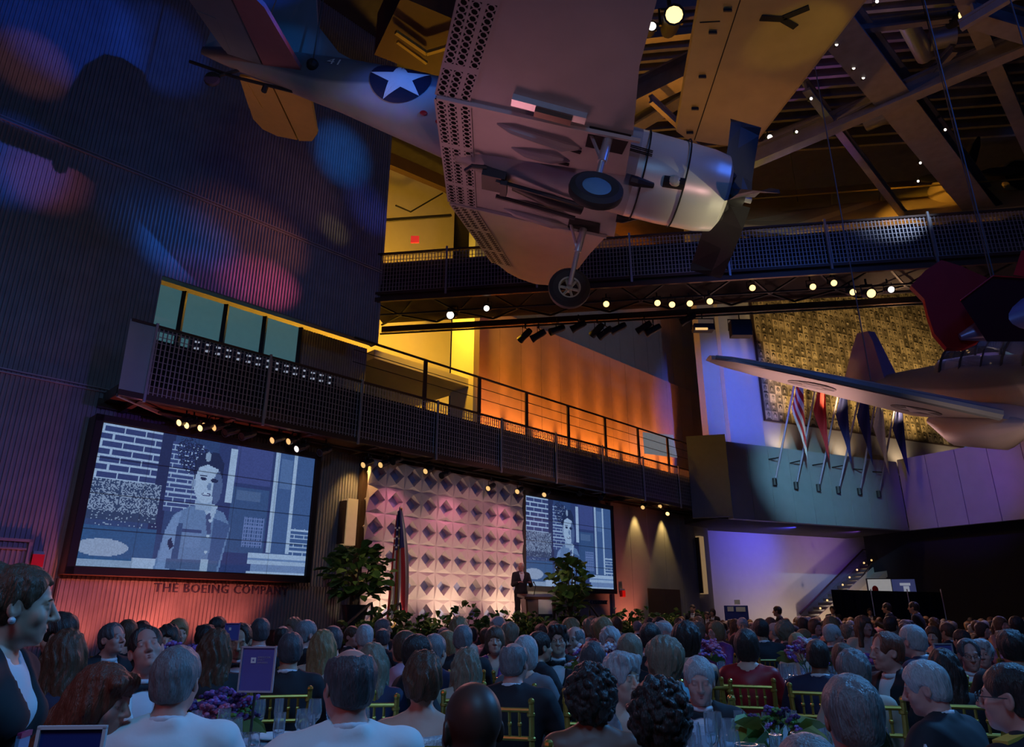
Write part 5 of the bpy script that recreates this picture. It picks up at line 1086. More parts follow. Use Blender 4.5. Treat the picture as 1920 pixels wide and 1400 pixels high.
def rig_points(sex, p):
    """joint positions of a figure; faces +y, root on the floor under the hips"""
    st = p.get('stand', False); lean = p.get('lean', (0, .02)); wide = p.get('wide', 1.0)*(1 if sex == 'm' else .9)
    hz = .93 if st else .55; hip = np.array((0, 0, hz)); ax = np.array((lean[0], lean[1], .50)); ax = ax/np.linalg.norm(ax)
    J = {'hip': hip, 'ax': ax, 'wide': wide, 'neck': hip + ax*.50, 'st': st}
    sd = np.array((1, 0, -lean[0]/.5)); sd /= np.linalg.norm(sd); J['sd'] = sd; fw = np.cross(ax, sd)*-1; J['fw'] = np.cross(sd, ax)*-1 if np.cross(ax, sd)[1] < 0 else np.cross(ax, sd)
    for s, nm in ((1, 'R'), (-1, 'L')):
        sh = hip + ax*.445 + sd*s*.185*wide; arm = p.get('arm' + nm, p.get('arm', 'table'))
        if arm == 'table': el, wr = sh + np.array((s*.10, .11, -.25)), sh + np.array((-s*.04, .34, -.20))
        elif arm == 'lap': el, wr = sh + np.array((s*.06, .02, -.28)), sh + np.array((-s*.06, .24, -.36))
        elif arm == 'down': el, wr = sh + np.array((s*.06, -.03, -.29)), sh + np.array((s*.05, .07, -.53))
        elif arm == 'reach': el, wr = sh + np.array((s*.22, .14, -.18)), sh + np.array((s*.20, .40, -.22))
        elif arm == 'lectern': el, wr = sh + np.array((s*.07, .10, -.27)), sh + np.array((-s*.02, .33, -.22))
        elif arm == 'face': el, wr = sh + np.array((s*.06, .20, -.24)), sh + np.array((-s*.10, .26, -.02))
        elif arm == 'hold': el, wr = sh + np.array((s*.04, .08, -.28)), sh + np.array((-s*.06, .32, -.16))
        J['sh' + nm], J['el' + nm], J['wr' + nm] = sh, el, wr
        if st: kn, an = hip + np.array((s*.10, .02, -.44)), hip + np.array((s*.11, -.02, -.84))
        else: kn, an = hip + np.array((s*.12, .42, -.03)), hip + np.array((s*.12, .40, -.46))
        J['hp' + nm], J['kn' + nm], J['an' + nm] = hip + np.array((s*.09, .0, -.02)), kn, an
    return J
def torso(h, J, g=0, sex='m', k=.06):
    ax, hip, w = J['ax'], J['hip'], J['wide']; R = np.stack([J['sd'], np.cross(ax, J['sd']), ax], 1)
    h.ell(hip + ax*.02, (.165*w + g, .125 + g, .12 + g), R, k=k).ell(hip + ax*.18 + J['fw']*.01, (.150*w + g, .115*w + g, .16 + g), R, k=k)
    h.ell(hip + ax*.34, (.172*w + g, .118 + g, .16 + g), R, k=k).cone(hip + ax*.425 - J['sd']*.15*w, hip + ax*.425 + J['sd']*.15*w, .060 + g, k=k)
    h.cone(J['neck'] - J['sd']*.04, J['neck'] - J['sd']*.04*1 - ax*.05 - J['sd']*.09*w, .045 + g*.6, .055 + g*.6, k=.03).cone(J['neck'] + J['sd']*.04, J['neck'] - ax*.05 + J['sd']*.13*w, .045 + g*.6, .055 + g*.6, k=.03)
    if sex == 'f':
        for s in (-1, 1): h.ell(hip + ax*.33 + J['sd']*s*.072 + J['fw']*.085, (.060 + g, .055 + g, .060 + g), R, k=.03)
def arms(h, J, g=0, cut=1.0):
    for nm in 'RL':
        sh, el, wr = J['sh' + nm], J['el' + nm], J['wr' + nm]; h.cone(sh, el, .054 + g, .043 + g, k=.03); h.cone(el, el + (wr - el)*cut, .043 + g, .030 + g*1.1, k=.02)
def legs(h, J, g=0, cut=1.0):
    for nm in 'RL':
        a, b, c = J['hp' + nm], J['kn' + nm], J['an' + nm]; h.cone(a, b, .088 + g, .058 + g, k=.04); h.cone(b, b + (c - b)*cut, .056 + g, .040 + g*1.3, k=.03)
def head_frame(J, p):
    R = rotm(p.get('hyaw', 0), p.get('hpitch', 0), p.get('hroll', 0)); ax = J['ax']
    return R, J['neck'] + ax*.05 + np.array((0, .016, .092)) + R @ np.array((0, .02, .012))
BODY = {}
def body_mesh(key, sex, p, fine):
    if key in BODY: return BODY[key]
    J = rig_points(sex, p); Rh, Hc = head_frame(J, p); h = SDF(); torso(h, J, 0, sex); arms(h, J); legs(h, J)
    for nm, s in (('R', 1), ('L', -1)):
        d = J['wr' + nm] - J['el' + nm]; hand(h, J['wr' + nm], d, s, np.array((-s*.25, .2, -1)) if p.get('arm' + nm, p.get('arm', 'table')) in ('table', 'reach', 'lectern') else np.array((-s, 0, -.3)), .55)
        an = J['an' + nm]; h.cone(an + np.array((0, -.03, -.04)), an + np.array((0, .15, -.055)), .038, .03, k=.03)
    h.cone(J['neck'] - J['ax']*.04, Hc + Rh @ np.array((0, -.025, -.06)), .060 if sex == 'm' else .050, .054 if sex == 'm' else .046, k=.03)
    hd = head_sdf(sex).moved(Rh, Hc); h.p += hd.p
    lo, hi = h.bounds(.04); c = .016 if fine > .0055 else .0125; q = .125
    X = axis(lo[0], hi[0], fine, c, Hc[0] - q, Hc[0] + q); Y = axis(lo[1], hi[1], fine, c, Hc[1] - q, Hc[1] + q + .01); Z = axis(lo[2], hi[2], fine, c, Hc[2] - q, Hc[2] + q)
    V, F = h.mesh(X, Y, Z); me = to_mesh('body', V, F, [SKIN['fair']]); BODY[key] = (me, J, Rh, Hc); return BODY[key]
CL = {}
def cloth_mesh(key, sex, p, kind, col, res=.014):
    k_ = (key, kind)
    if k_ in CL: return CL[k_]
    J = rig_points(sex, p); Rh, Hc = head_frame(J, p); h = SDF(); ax, hip, fw = J['ax'], J['hip'], J['fw']; nk = J['neck']
    if kind == 'jacket':
        torso(h, J, .022, sex, .05); arms(h, J, .018, .93)
        h.cone(nk - J['sd']*.045 - ax*.02 - fw*.015, nk - J['sd']*.05 + ax*.022 + fw*.0, .03, .022, k=.03).cone(nk + J['sd']*.045 - ax*.02 - fw*.015, nk + J['sd']*.05 + ax*.022, .03, .022, k=.03).cone(nk - J['sd']*.03 - fw*.05, nk + J['sd']*.03 - fw*.05 + ax*.012, .028, k=.03)
        h.cone(nk - ax*.06, nk + ax*.14 + fw*.01, .058, .064, op='s', k=.012)
        h.cone(hip + ax*.20 + fw*.17, nk + fw*.10 + ax*.03, .012, .085, op='s', k=.012)
    elif kind == 'shirt':
        torso(h, J, .008, sex, .05); h.ell(hip + ax*.2 - fw*.20, (.4, .19, .6), op='s', k=.01); h.cone(nk - ax*.03, nk + ax*.14, .062, .064, op='s', k=.008)
    elif kind == 'collar':
        for i in range(16):
            a0, a1 = 2*PI*i/16, 2*PI*(i + 1)/16; f = lambda a: nk + ax*(.030 - .012*math.cos(a)) + J['sd']*.066*math.sin(a) + fw*(.064*math.cos(a) + .004)
            h.cone(f(a0) - ax*.012, f(a1) - ax*.012, .0135, k=.008)
        res = .008
    elif kind == 'bow_tie':
        c = nk + fw*.088 - ax*.018
        for s in (-1, 1): h.cone(c, c + J['sd']*s*.048, .008, .024, k=.01)
        h.ell(c + fw*.004, (.012, .012, .014), k=.005); h.ell(c + fw*.035, (.09, .022, .09), np.stack([J['sd'], fw, ax], 1), op='s', k=.01); res = .007
    elif kind == 'gown':
        torso(h, J, .016, sex, .05); h.ell(nk + ax*.04, (.26, .22, .115), np.stack([J['sd'], np.cross(ax, J['sd']), ax], 1), op='s', k=.012); legs(h, J, .04, .85)
    elif kind == 'blouse':
        torso(h, J, .016, sex, .05); arms(h, J, .014, p.get('slv', .9)); h.cone(nk - ax*.05, nk + ax*.12, .070, .075, op='s', k=.012); h.cone(hip + ax*.3 + fw*.17, nk + fw*.08, .01, .06, op='s', k=.012)
    elif kind == 'trousers': legs(h, J, .016, .97); h.ell(hip, (.175*J['wide'], .135, .11), k=.05)
    elif kind == 'shoes':
        for nm in 'RL': an = J['an' + nm]; h.cone(an + np.array((0, -.03, -.045)), an + np.array((0, .17, -.06)), .046, .036, k=.03)
    lo, hi = h.bounds(.03); A = [np.arange(lo[i], hi[i] + res, res, dtype=np.float32) for i in range(3)]
    nz = None
    if kind in ('jacket', 'blouse', 'gown', 'trousers'): nz = lambda x, y, z: .0035*np.sin(z*38 + x*17)*np.sin(y*31 - z*14 + 1.3*np.sin(x*23)) + 0*x
    V, F = h.mesh(*A, nz); CL[k_] = to_mesh(kind, V, F, [col]); return CL[k_]
HS = {}
def hair_mesh(style, fine=.006):
    k_ = (style, fine)
    if k_ in HS: return HS[k_]
    h = SDF(); amp, fq = .0022, 1.0
    face = lambda y=.112, z=-.035, r=(.068, .062, .100): h.ell((0, y, z), r, op='s', k=.015)
    def ears():
        for s in (-1, 1): h.ell((s*.088, .012, -.020), (.03, .03, .036), op='s', k=.012)
    cap = lambda g=.012, zc=.034: h.ell((0, -.016, zc), (.077 + g, .097 + g, .089 + g), k=.02)
    if style in ('short', 'receding', 'balding', 'crew', 'wave'):
        cap({'crew': .005, 'wave': .02}.get(style, .011)); h.ell((0, -.045, -.03), (.070, .066, .06), k=.03); face(); ears()
        h.ell((0, .04, -.15), (.3, .3, .082), op='s', k=.02)
        if style == 'receding': h.ell((0, .115, .070), (.072, .075, .075), op='s', k=.02)
        if style == 'balding': h.ell((0, .01, .135), (.072, .105, .072), op='s', k=.02); h.ell((0, .10, .06), (.06, .06, .06), op='s', k=.02)
        if style == 'wave': h.cone((-.05, .06, .10), (.05, .055, .105), .03, k=.03); amp = .004
    elif style in ('bob', 'fluffy', 'bangs'):
        cap(.016 if style != 'fluffy' else .02); h.ell((0, -.02, -.03), (.094, .098, .105), k=.03)
        if style == 'fluffy': h.ell((0, -.03, .03), (.100, .108, .104), k=.03); amp = .006
        face(.115, -.05, (.066, .075, .10)) if style != 'bangs' else face(.12, -.06, (.066, .075, .085)); h.ell((0, .02, -.20), (.3, .3, .085), op='s', k=.02)
    elif style in ('long', 'wavy'):
        cap(.016); h.ell((0, -.03, -.02), (.098, .095, .11), k=.03); h.cone((-.03, -.055, -.05), (-.035, -.10, -.30), .075, .055, k=.04).cone((.03, -.055, -.05), (.035, -.10, -.30), .075, .055, k=.04)
        for s in (-1, 1): h.cone((s*.078, .02, .0), (s*.095, .01, -.24), .03, .032, k=.03)
        face(.115, -.05, (.066, .072, .105)); amp = .005 if style == 'long' else .008
    elif style == 'lean_long':
        cap(.014); h.ell((0, -.02, -.02), (.094, .092, .10), k=.03); h.cone((0, -.06, -.03), (-.0, -.22, -.24), .085, .075, k=.04).cone((0, -.22, -.24), (0, -.36, -.36), .075, .05, k=.04).cone((-.07, -.0, -.02), (-.075, -.14, -.24), .04, .04, k=.03).cone((.07, -.0, -.02), (.075, -.14, -.24), .04, .04, k=.03)
        h.cone((-.05, .07, .075), (.05, .07, .075), .03, k=.02); face(.118, -.055, (.064, .07, .095)); amp = .004
    elif style == 'updo':
        cap(.012); h.ell((0, -.04, -.02), (.078, .072, .075), k=.03); h.ell((.015, -.105, .02), (.058, .045, .07), k=.02); h.ell((-.02, -.10, -.02), (.05, .04, .05), k=.02); face(); ears(); h.ell((0, .06, -.15), (.3, .3, .075), op='s', k=.02); amp = .006
    elif style == 'ponytail':
        cap(.006); h.ell((0, -.04, -.01), (.076, .07, .06), k=.03); h.ell((0, -.10, .085), (.05, .05, .045), k=.02); h.cone((0, -.125, .08), (0, -.19, -.02), .05, .055, k=.02).cone((0, -.19, -.02), (0, -.17, -.20), .055, .03, k=.02); face(.10, -.02, (.088, .085, .100)); ears(); h.ell((0, .05, -.16), (.3, .3, .09), op='s', k=.02); amp = .004
    elif style == 'curly':
        h.ell((0, -.035, .0), (.102, .104, .116), k=.02); r_ = random.Random(3)
        for _ in range(520):
            v = np.array([r_.gauss(0, 1) for _ in range(3)]); v /= np.linalg.norm(v); q = r_.uniform(.92, 1.1); h.ell(np.array((0, -.035, 0)) + v*np.array((.102, .104, .116))*q, np.array((.013, .013, .013))*r_.uniform(.7, 1.3), k=.006)
        face(.115, -.05, (.066, .08, .09)); h.ell((0, .08, -.2), (.3, .2, .09), op='s', k=.03); amp = .002
    lo, hi = h.bounds(.03); A = [np.arange(lo[i], hi[i] + fine, fine, dtype=np.float32) for i in range(3)]
    nz = lambda x, y, z: amp*(np.sin(x*150*fq + 2*np.sin(z*30) + y*40)*.6 + np.sin(y*140*fq + 3*np.sin(x*38) + (z*95 if fq > 1.5 else z*20))*.6 + (.7*np.sin(z*170*fq + x*70) if fq > 1.5 else 0))
    V, F = h.mesh(*A, nz); HS[k_] = to_mesh('hair', V, F, [HAIR['dark']]); return HS[k_]
# small facial pieces, in the head frame
def face_bits():
    e = MB().ball((0, 0, 0), .0128, 20, 18, Matrix.Rotation(-PI/2, 3, 'X')); e.m = [0]*len(e.f)
    for i, f in enumerate(e.f):
        c = sum((Vector(e.v[j]) for j in f), Vector())/len(f)
        if c.y > .0112: e.m[i] = 1
    em = e.mesh('eye', [EYEW, IRIS], True)
    b = MB().tube([(-.016, -.004, 0), (-.006, .002, .004), (.006, .002, .004), (.016, -.005, -.001)], [.002, .0036, .0036, .002], 6).mesh('eyebrow', HAIR['dark'], True)
    l = MB().tube([(-.024, -.0105, -.005), (-.012, -.003, -.001), (0, .0, -.002), (.012, -.003, -.001), (.024, -.0105, -.005)], [.002, .0062, .0066, .0062, .002], 8).tube([(-.022, -.0095, -.006), (-.011, -.0035, -.0115), (0, -.001, -.0125), (.011, -.0035, -.0115), (.022, -.0095, -.006)], [.002, .006, .0072, .006, .002], 8).mesh('lips', LIPS, True)
    return em, b, l
EYE_M, BROW_M, LIP_M = face_bits()
def gl_mesh():
    mb = MB()
    for s in (-1, 1):
        mb.tube([(s*.032 + .022*math.cos(2*PI*k/16), .108, .0 + .017*math.sin(2*PI*k/16)) for k in range(17)], .0018, 5, 0, False)
        mb.tube([(s*.054, .106, .004), (s*.079, .06, .005), (s*.080, -.005, .004), (s*.079, -.02, -.012)], .0018, 5)
    return mb.tube([(-.011, .11, .003), (0, .113, .005), (.011, .11, .003)], .0018, 5).mesh('glasses', M['dark'])
GLS = gl_mesh()
def slot(o, m):
    o.material_slots[0].link = 'OBJECT'; o.material_slots[0].material = m
def put_child(nm, me, par, m=None, loc=None, R=None):
    o = link(nm, me, par)
    if m: slot(o, m)
    if R is not None: o.rotation_euler = Matrix(R.tolist()).to_euler()
    if loc is not None: o.location = tuple(loc)
    return o
PEOPLE = []
def person(px, py, Y, yaw, label, sex='m', hair='short', hc='grey', skin='fair', wear='tux', pose_=None, group=None, fine=.006, key=None, face=False, specs=False, stand=False, base=0, extra_z=0, rel=True, srange=(.90, 1.10)):
    """px, py: top of the head in the photo; Y: distance in front of the camera; yaw 0 looks away from the camera"""
    p = dict(pose_ or {}); p['stand'] = stand; key = key or (sex, fine, tuple(sorted((k, str(v)) for k, v in p.items())))
    me, J, Rh, Hc = body_mesh(key, sex, p, fine); w = at(px, py, Y); yaw = yaw + (math.degrees(math.atan2(-w.x, w.y)) if rel else 0); th = rad(yaw); top = Hc + Rh @ np.array((0, -.015, .125))
    w = at(px, py, Y); s = max(srange[0], min(srange[1], (w.z - base)/top[2]))
    c, n = math.cos(th), math.sin(th); x, y = top[0]*s, top[1]*s
    loc = Vector((w.x - (x*c - y*n), w.y - (x*n + y*c), base + extra_z)); o = link('person', me); o.location = loc; o.rotation_euler.z = th; o.scale = (s, s, s); tag(o, label, 'person', group); slot(o, SKIN[skin])
    hr = None
    if hair != 'none':
        hr = put_child('hair', hair_mesh(hair, .005 if fine < .0055 else .009), o, HAIR[hc], Hc, Rh)
    def cl(kind, m): return put_child(kind, cloth_mesh(key, sex, p, kind, m, .012 if fine < .0055 else .02), o, m)
    kind, _, colr = wear.partition(':')
    if kind in ('tux', 'suit'):
        cl('jacket', CLO[colr or 'black']); cl('shirt', M['shirt']);
        if sex == 'm': cl('collar', M['shirt'])
        cl('trousers', M['black'])
        if kind == 'tux' and face: cl('bow_tie', M['black'])
    elif kind == 'gown': cl('gown', CLO[colr])
    elif kind == 'blouse': cl('blouse', CLO[colr]); cl('trousers', M['black'])
    cl('shoes', M['black'])
    if face:
        for sg in (-1, 1):
            put_child('eye', EYE_M, o, None, Hc + Rh @ np.array((sg*.031, .0752, .0008)), Rh); put_child('eyebrow', BROW_M, o, HAIR[hc], Hc + Rh @ np.array((sg*.032, .0835, .0225)), Rh)
        put_child('lips', LIP_M, o, None, Hc + Rh @ np.array((0, .0895, -.0588)), Rh)
    if specs: put_child('glasses', GLS, o, None, Hc, Rh)
    PEOPLE.append((o, yaw, stand)); return o
# ================================================================ tables, chairs, guests
def chair_proto():
    t = thing('chiavari_chair', 'gold chiavari chair', 'chair'); m = M['gold']
    MB().box((0, 0, .455), (.38, .38, .03)).build('seat_frame', m, t); MB().box((0, .0, .485), (.37, .37, .04)).build('seat_cushion', M['cush'], t)
    for x in (-.17, .17):
        MB().tube([(x*.97, .17, .44), (x*1.05, .19, 0)], [.017, .013], 8).build('leg', m, t)
        b = MB().tube([(x*1.06, -.23, 0), (x, -.18, .45), (x*1.02, -.20, .70), (x*1.06, -.235, .955)], [.014, .018, .017, .015], 8)
        for z in (.52, .62, .78, .9): b.lathe([(.017, -.012), (.023, -.006), (.023, .006), (.017, .012)], 8, (x*1.03, -.19 - max(0, z - .6)*.11, z))
        b.build('back_post', m, t); MB().ball((x*1.06, -.237, .965), .019, 8, 6).build('finial', m, t)
    for z, y in ((.92, -.225), (.78, -.207), (.66, -.196), (.60, -.192)): MB().tube([(-.178, y, z), (.178, y, z)], .0125, 8).build('back_rail', m, t)
    for i in range(5):
        x = -.11 + i*.055; s = MB().tube([(x, -.207, .78), (x, -.225, .92)], .0085, 6).ball((x, -.216, .85), (.013, .013, .016), 6, 5); s.build('spindle', m, t)
    for z, a in ((.2, .18), (.3, .18)):
        MB().tube([(-a, .18, z), (a, .18, z)], .009, 6).build('stretcher', m, t); MB().tube([(-a, -.19, z + .03), (a, -.19, z + .03)], .009, 6).build('stretcher', m, t)
    return t
CH = chair_proto(); CH_used = [0]
def far_chair_mesh():
    mb = MB().box((0, 0, .47), (.38, .38, .06))
    for x in (-.18, .18): mb.tube([(x, .18, .45), (x, .18, 0)], .016, 5).tube([(x, -.22, 0), (x, -.19, .5), (x, -.235, .95)], .017, 5)
    for z in (.92, .78, .62): mb.tube([(-.18, -.2 - (z - .6)*.1, z), (.18, -.2 - (z - .6)*.1, z)], .013, 5)
    for i in range(5): mb.tube([(-.11 + i*.055, -.21, .78), (-.11 + i*.055, -.225, .92)], .009, 4)
    return mb.mesh('chiavari_chair', M['gold'])
FCM = far_chair_mesh()
def chair(o, yaw, label, near, group=None):
    if near:
        c = CH if not CH_used[0] else dup(CH); CH_used[0] = 1
    else: c = link('chiavari_chair', FCM)
    b = math.radians(yaw); c.location = (o.location.x + math.sin(b)*.05, o.location.y - math.cos(b)*.05, 0); c.rotation_euler.z = b; tag(c, label, 'chair', group)
    if not group and 'group' in c: del c['group']
    return c
def lathe_m(name, prof, m, n=12): return MB().lathe(prof, n).mesh(name, m, True)
GM = [lathe_m('wine_glass', [(.001, 0), (.034, .001), (.034, .004), (.006, .008), (.0045, .02), (.0045, .09), (.012, .10), (.032, .12), (.038, .15), (.036, .18), (.032, .21), (.030, .21), (.034, .18), (.036, .15), (.030, .122), (.001, .106)], M['glass'], 14),
      lathe_m('champagne_flute', [(.001, 0), (.030, .001), (.030, .004), (.005, .008), (.0045, .09), (.018, .12), (.025, .16), (.024, .225), (.022, .225), (.023, .16), (.016, .122), (.001, .105)], M['glass'], 12),
      lathe_m('water_goblet', [(.001, 0), (.036, .001), (.036, .004), (.007, .008), (.007, .05), (.03, .065), (.042, .09), (.043, .12), (.038, .165), (.036, .165), (.041, .12), (.040, .09), (.028, .067), (.001, .058)], M['glass'], 14)]
PLM = lathe_m('plate', [(0, .004), (.09, .004), (.105, .012), (.135, .018), (.135, .022), (.1, .016), (.09, .010), (0, .010)], M['white'], 20)
NAPM = MB().loft([[(.05*math.cos(2*PI*k/10), .05*math.sin(2*PI*k/10)*.8, 0) for k in range(10)], [(.035*math.cos(2*PI*k/10), .03*math.sin(2*PI*k/10), .06) for k in range(10)], [(.05*math.cos(2*PI*k/10 + .3), .02*math.sin(2*PI*k/10), .11) for k in range(10)], [(.004, .004*math.sin(k), .17) for k in range(10)]]).mesh('napkin', M['cloth'], True)
def place(name, me, p, label, cat, group=None, rz=0, s=1):
    o = link(name, me); o.location = p; o.rotation_euler.z = rz; o.scale = (s, s, s); return tag(o, label, cat, group)
TZ = .765
def cloth(r, n=72):
    mb = MB(); prof = [(0, TZ), (r*.6, TZ), (r*.97, TZ), (r, TZ - .012), (r*1.01, TZ - .05), (r*1.03, TZ - .3), (r*1.06, .02)]; V = []; F = []
    for i, (rr, z) in enumerate(prof):
        for k in range(n):
            a = 2*PI*k/n; w = (max(0, i - 3)/3)*.035*math.sin(a*13 + .6*math.sin(a*3)); V.append(((rr + w)*math.cos(a), (rr + w)*math.sin(a), z))
    for i in range(len(prof) - 1):
        for k in range(n): F.append((i*n + k, i*n + (k + 1) % n, (i+1)*n + (k + 1) % n, (i+1)*n + k))
    return mb.add(V, F)
CLOTHS = {}
def table(x, y, r, label, m, group=None):
    k = (r, m); 
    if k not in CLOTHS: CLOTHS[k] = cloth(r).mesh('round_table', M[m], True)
    o = link('round_table', CLOTHS[k]); o.location = (x, y, 0); tag(o, label, 'table', group); return o
FLW = MB().ball((0, 0, 0), .03, 8, 6); FLM = {}
for nm, c in (('violet', (.28, .12, .42)), ('pinkf', (.45, .12, .24)), ('redf', (.4, .03, .03)), ('white', (.6, .55, .6)), ('plum', (.10, .04, .16)), ('green', (.12, .25, .05))):
    mb = MB()
    for k in range(9): a = k*2.4; q = .012 + .0035*k; mb.ball((q*math.cos(a), q*math.sin(a), .012 - .002*k), (.014, .014, .009), 6, 4)
    FLM[nm] = mb.mesh('blossom', mat('petal_' + nm, c, .6, 0, .4, 30), True)
def bouquet(x, y, z, label, cols, s=1.0, n=34, tall=.2, seed=1):
    t = thing('flower_centrepiece', label, 'flowers', (x, y, z)); rnd = random.Random(seed)
    MB().lathe([(0, 0), (.05, 0), (.055, .01), (.05, tall*.6), (.06, tall), (.055, tall), (.045, tall*.6), (0, .012)], 14).build('vase', M['glass'], t, True)
    mb = MB()
    for k in range(8): a = k*.8; mb.tube([(0, 0, .02), (.03*math.cos(a), .03*math.sin(a), tall), (.14*s*math.cos(a), .14*s*math.sin(a), tall + .12*s)], .004, 4)
    mb.build('stem', M['leaf'], t)
    for k in range(n):
        a, q = rnd.random()*2*PI, math.sqrt(rnd.random()); p = (.2*s*q*math.cos(a), .2*s*q*math.sin(a), tall + .05 + .2*s*math.sqrt(max(0, 1 - q*q))*rnd.uniform(.6, 1)); o = link('blossom', FLM[cols[k % len(cols)]], t); o.location = p; e = rnd.uniform(.9, 1.6)*s; o.scale = (e, e, e); o.rotation_euler = (rnd.uniform(-.7, .7), rnd.uniform(-.7, .7), 0)
    for k in range(10):
        a = rnd.random()*2*PI; o = link('leaf', SHL[k % 2], t); o.location = (.1*s*math.cos(a), .1*s*math.sin(a), tall + .05); o.rotation_euler = (rnd.uniform(0, .8), 0, a - PI/2)
    return t
def setting(x, y, r, seed, tname, n=8, a0=0, near=True, skip=lambda p: False):
    rnd = random.Random(seed)
    for k in range(n):
        a = a0 + 2*PI*k/n
        def q(rr, da): return (x + rr*math.cos(a + da), y + rr*math.sin(a + da), TZ + .001)
        place('plate', PLM, q(r - .16, 0), 'white dinner plate ' + tname, 'plate', 'plates ' + tname)
        for i, (rr, da) in enumerate(((r - .30, .30), (r - .37, .02), (r - .30, -.28))):
            nm = ('wine_glass', 'champagne_flute', 'water_goblet')[i]; place(nm, GM[i], q(rr + rnd.uniform(-.02, .02), da + rnd.uniform(-.03, .03)), 'clear %s %s' % (nm.replace('_', ' '), tname), 'glass', nm.replace('_', ' ') + 's ' + tname, 0, rnd.uniform(.95, 1.12))
        if near and k % 3 == 1: place('napkin', NAPM, q(r - .16, .12), 'folded white napkin standing ' + tname, 'napkin', 'napkins ' + tname, rnd.random()*3)
# ---- near and middle guests, each placed one by one
T = {'arm': 'table'}; LAP = {'arm': 'lap'}
def P(px, py, Y, yaw, label, sex, hair, hc, skin, wear, chairlab=None, near=True, **kw):
    o = person(px, py, Y, yaw, label, sex, hair, hc, skin, wear, **kw)
    if not kw.get('stand'): chair(o, math.degrees(o.rotation_euler.z), chairlab or ('gold chiavari chair under ' + ' '.join(label.split()[:9])), near)
    return o
fn = .0045
P(50, 1060, 2.15, -112, 'standing young server woman with tied back hair at left frame edge', 'f', 'ponytail', 'brown', 'fair', 'suit:black', stand=True, face=True, fine=fn, pose_={'arm': 'down', 'hyaw': .30, 'hpitch': -.08})
P(203, 1247, 2.75, -104, 'woman with long auburn hair leaning right in blue print dress', 'f', 'lean_long', 'auburn', 'rosy', 'blouse:blue', face=True, fine=fn, pose_={'arm': 'lap', 'lean': (.06, .20), 'hyaw': -.3, 'hpitch': -.12, 'slv': .5})
P(337, 1213, 2.85, -8, 'grey-haired man in white dinner jacket seen from behind at left', 'm', 'short', 'grey', 'rosy', 'tux:white', fine=fn, pose_={'arm': 'table', 'hyaw': -.25, 'wide': 1.08})
P(661, 1213, 2.62, 10, 'dark-haired man in white dinner jacket reaching left over the table', 'm', 'balding', 'salt', 'rosy', 'tux:white', fine=fn, pose_={'arm': 'table', 'armL': 'reach', 'hyaw': .25, 'wide': 1.08})
P(270, 1178, 4.15, 195, 'man in white jacket and black bow tie looking up', 'm', 'receding', 'dark', 'rosy', 'tux:white', face=True, fine=fn, pose_={'arm': 'lap', 'hyaw': -.15, 'hpitch': .38, 'hroll': .2})
P(888, 1273, 1.98, 2, 'shaven-headed dark-skinned man in black jacket nearest the camera', 'm', 'none', 'dark', 'dark', 'suit:black', fine=.004, pose_={'arm': 'lap', 'hyaw': .35, 'hpitch': -.05})
P(795, 1222, 3.3, -6, 'woman with brown updo and silver sequinned top from behind', 'f', 'updo', 'brown', 'fair', 'gown:silver', fine=fn, pose_={'arm': 'table', 'hyaw': .1})
P(1106, 1243, 3.12, 4, 'woman with dark curly hair in white dress from behind', 'f', 'curly', 'dark', 'brown', 'gown:white', fine=fn, pose_={'arm': 'table'})
P(1238, 1270, 2.6, -18, 'woman with black glossy curls in dark dress from behind', 'f', 'curly', 'dark', 'tan', 'blouse:black', fine=fn, pose_={'arm': 'table', 'hyaw': -.2, 'slv': .9})
P(1163, 1226, 3.9, 205, 'older woman with short silver hair and white scarf turned right', 'f', 'wave', 'white', 'fair', 'blouse:print', face=True, fine=fn, pose_={'arm': 'lap', 'hyaw': .35, 'hpitch': -.05})
lan = P(1308, 1232, 3.95, 182, 'white-haired man in tuxedo with a red lanyard facing camera', 'm', 'short', 'white', 'rosy', 'tux:black', face=True, fine=fn, pose_={'arm': 'lap', 'hpitch': -.14})
P(1590, 1267, 2.25, 6, 'grey-haired man with white collar in right foreground from behind', 'm', 'short', 'grey', 'rosy', 'suit:black', fine=.004, pose_={'arm': 'table', 'hyaw': .15})
P(1722, 1240, 3.55, 62, 'white-haired man in tuxedo bowed to the left in profile', 'm', 'short', 'white', 'rosy', 'tux:black', face=True, fine=fn, pose_={'arm': 'table', 'lean': (0, .14), 'hyaw': .45, 'hpitch': -.2, 'wide': 1.08})
P(1890, 1243, 2.75, 62, 'man in glasses and dark uniform with yellow braid at right edge', 'm', 'crew', 'dark', 'rosy', 'suit:black', face=True, fine=.004, specs=True, pose_={'arm': 'lap', 'hyaw': .3, 'wide': 1.1})
P(1512, 1384, 1.75, 8, 'small grey-haired guest cropped by the bottom frame edge', 'f', 'bob', 'grey', 'fair', 'blouse:grey', fine=.006, pose_={'arm': 'lap', 'lean': (0, .05)}, srange=(.78, 1.1))
P(1597, 1230, 4.6, 8, 'woman with tight grey curls behind the grey-haired man', 'f', 'fluffy', 'grey', 'fair', 'blouse:cream', fine=.006, pose_=T)
P(963, 1203, 4.5, -14, 'bald grey man in black jacket on gold chair, centre', 'm', 'balding', 'grey', 'rosy', 'suit:black', fine=.005, pose_={'arm': 'table', 'hyaw': -.2, 'wide': 1.1})
P(547, 1186, 5.15, -6, 'grey-haired man in dark jacket on gold chair behind purple sign', 'm', 'short', 'salt', 'tan', 'suit:black', fine=.006, pose_={'arm': 'table', 'hyaw': .2})
P(607, 1182, 5.95, -20, 'woman with long straight blond hair from behind', 'f', 'long', 'blond', 'fair', 'blouse:cream', fine=.006, pose_=T)
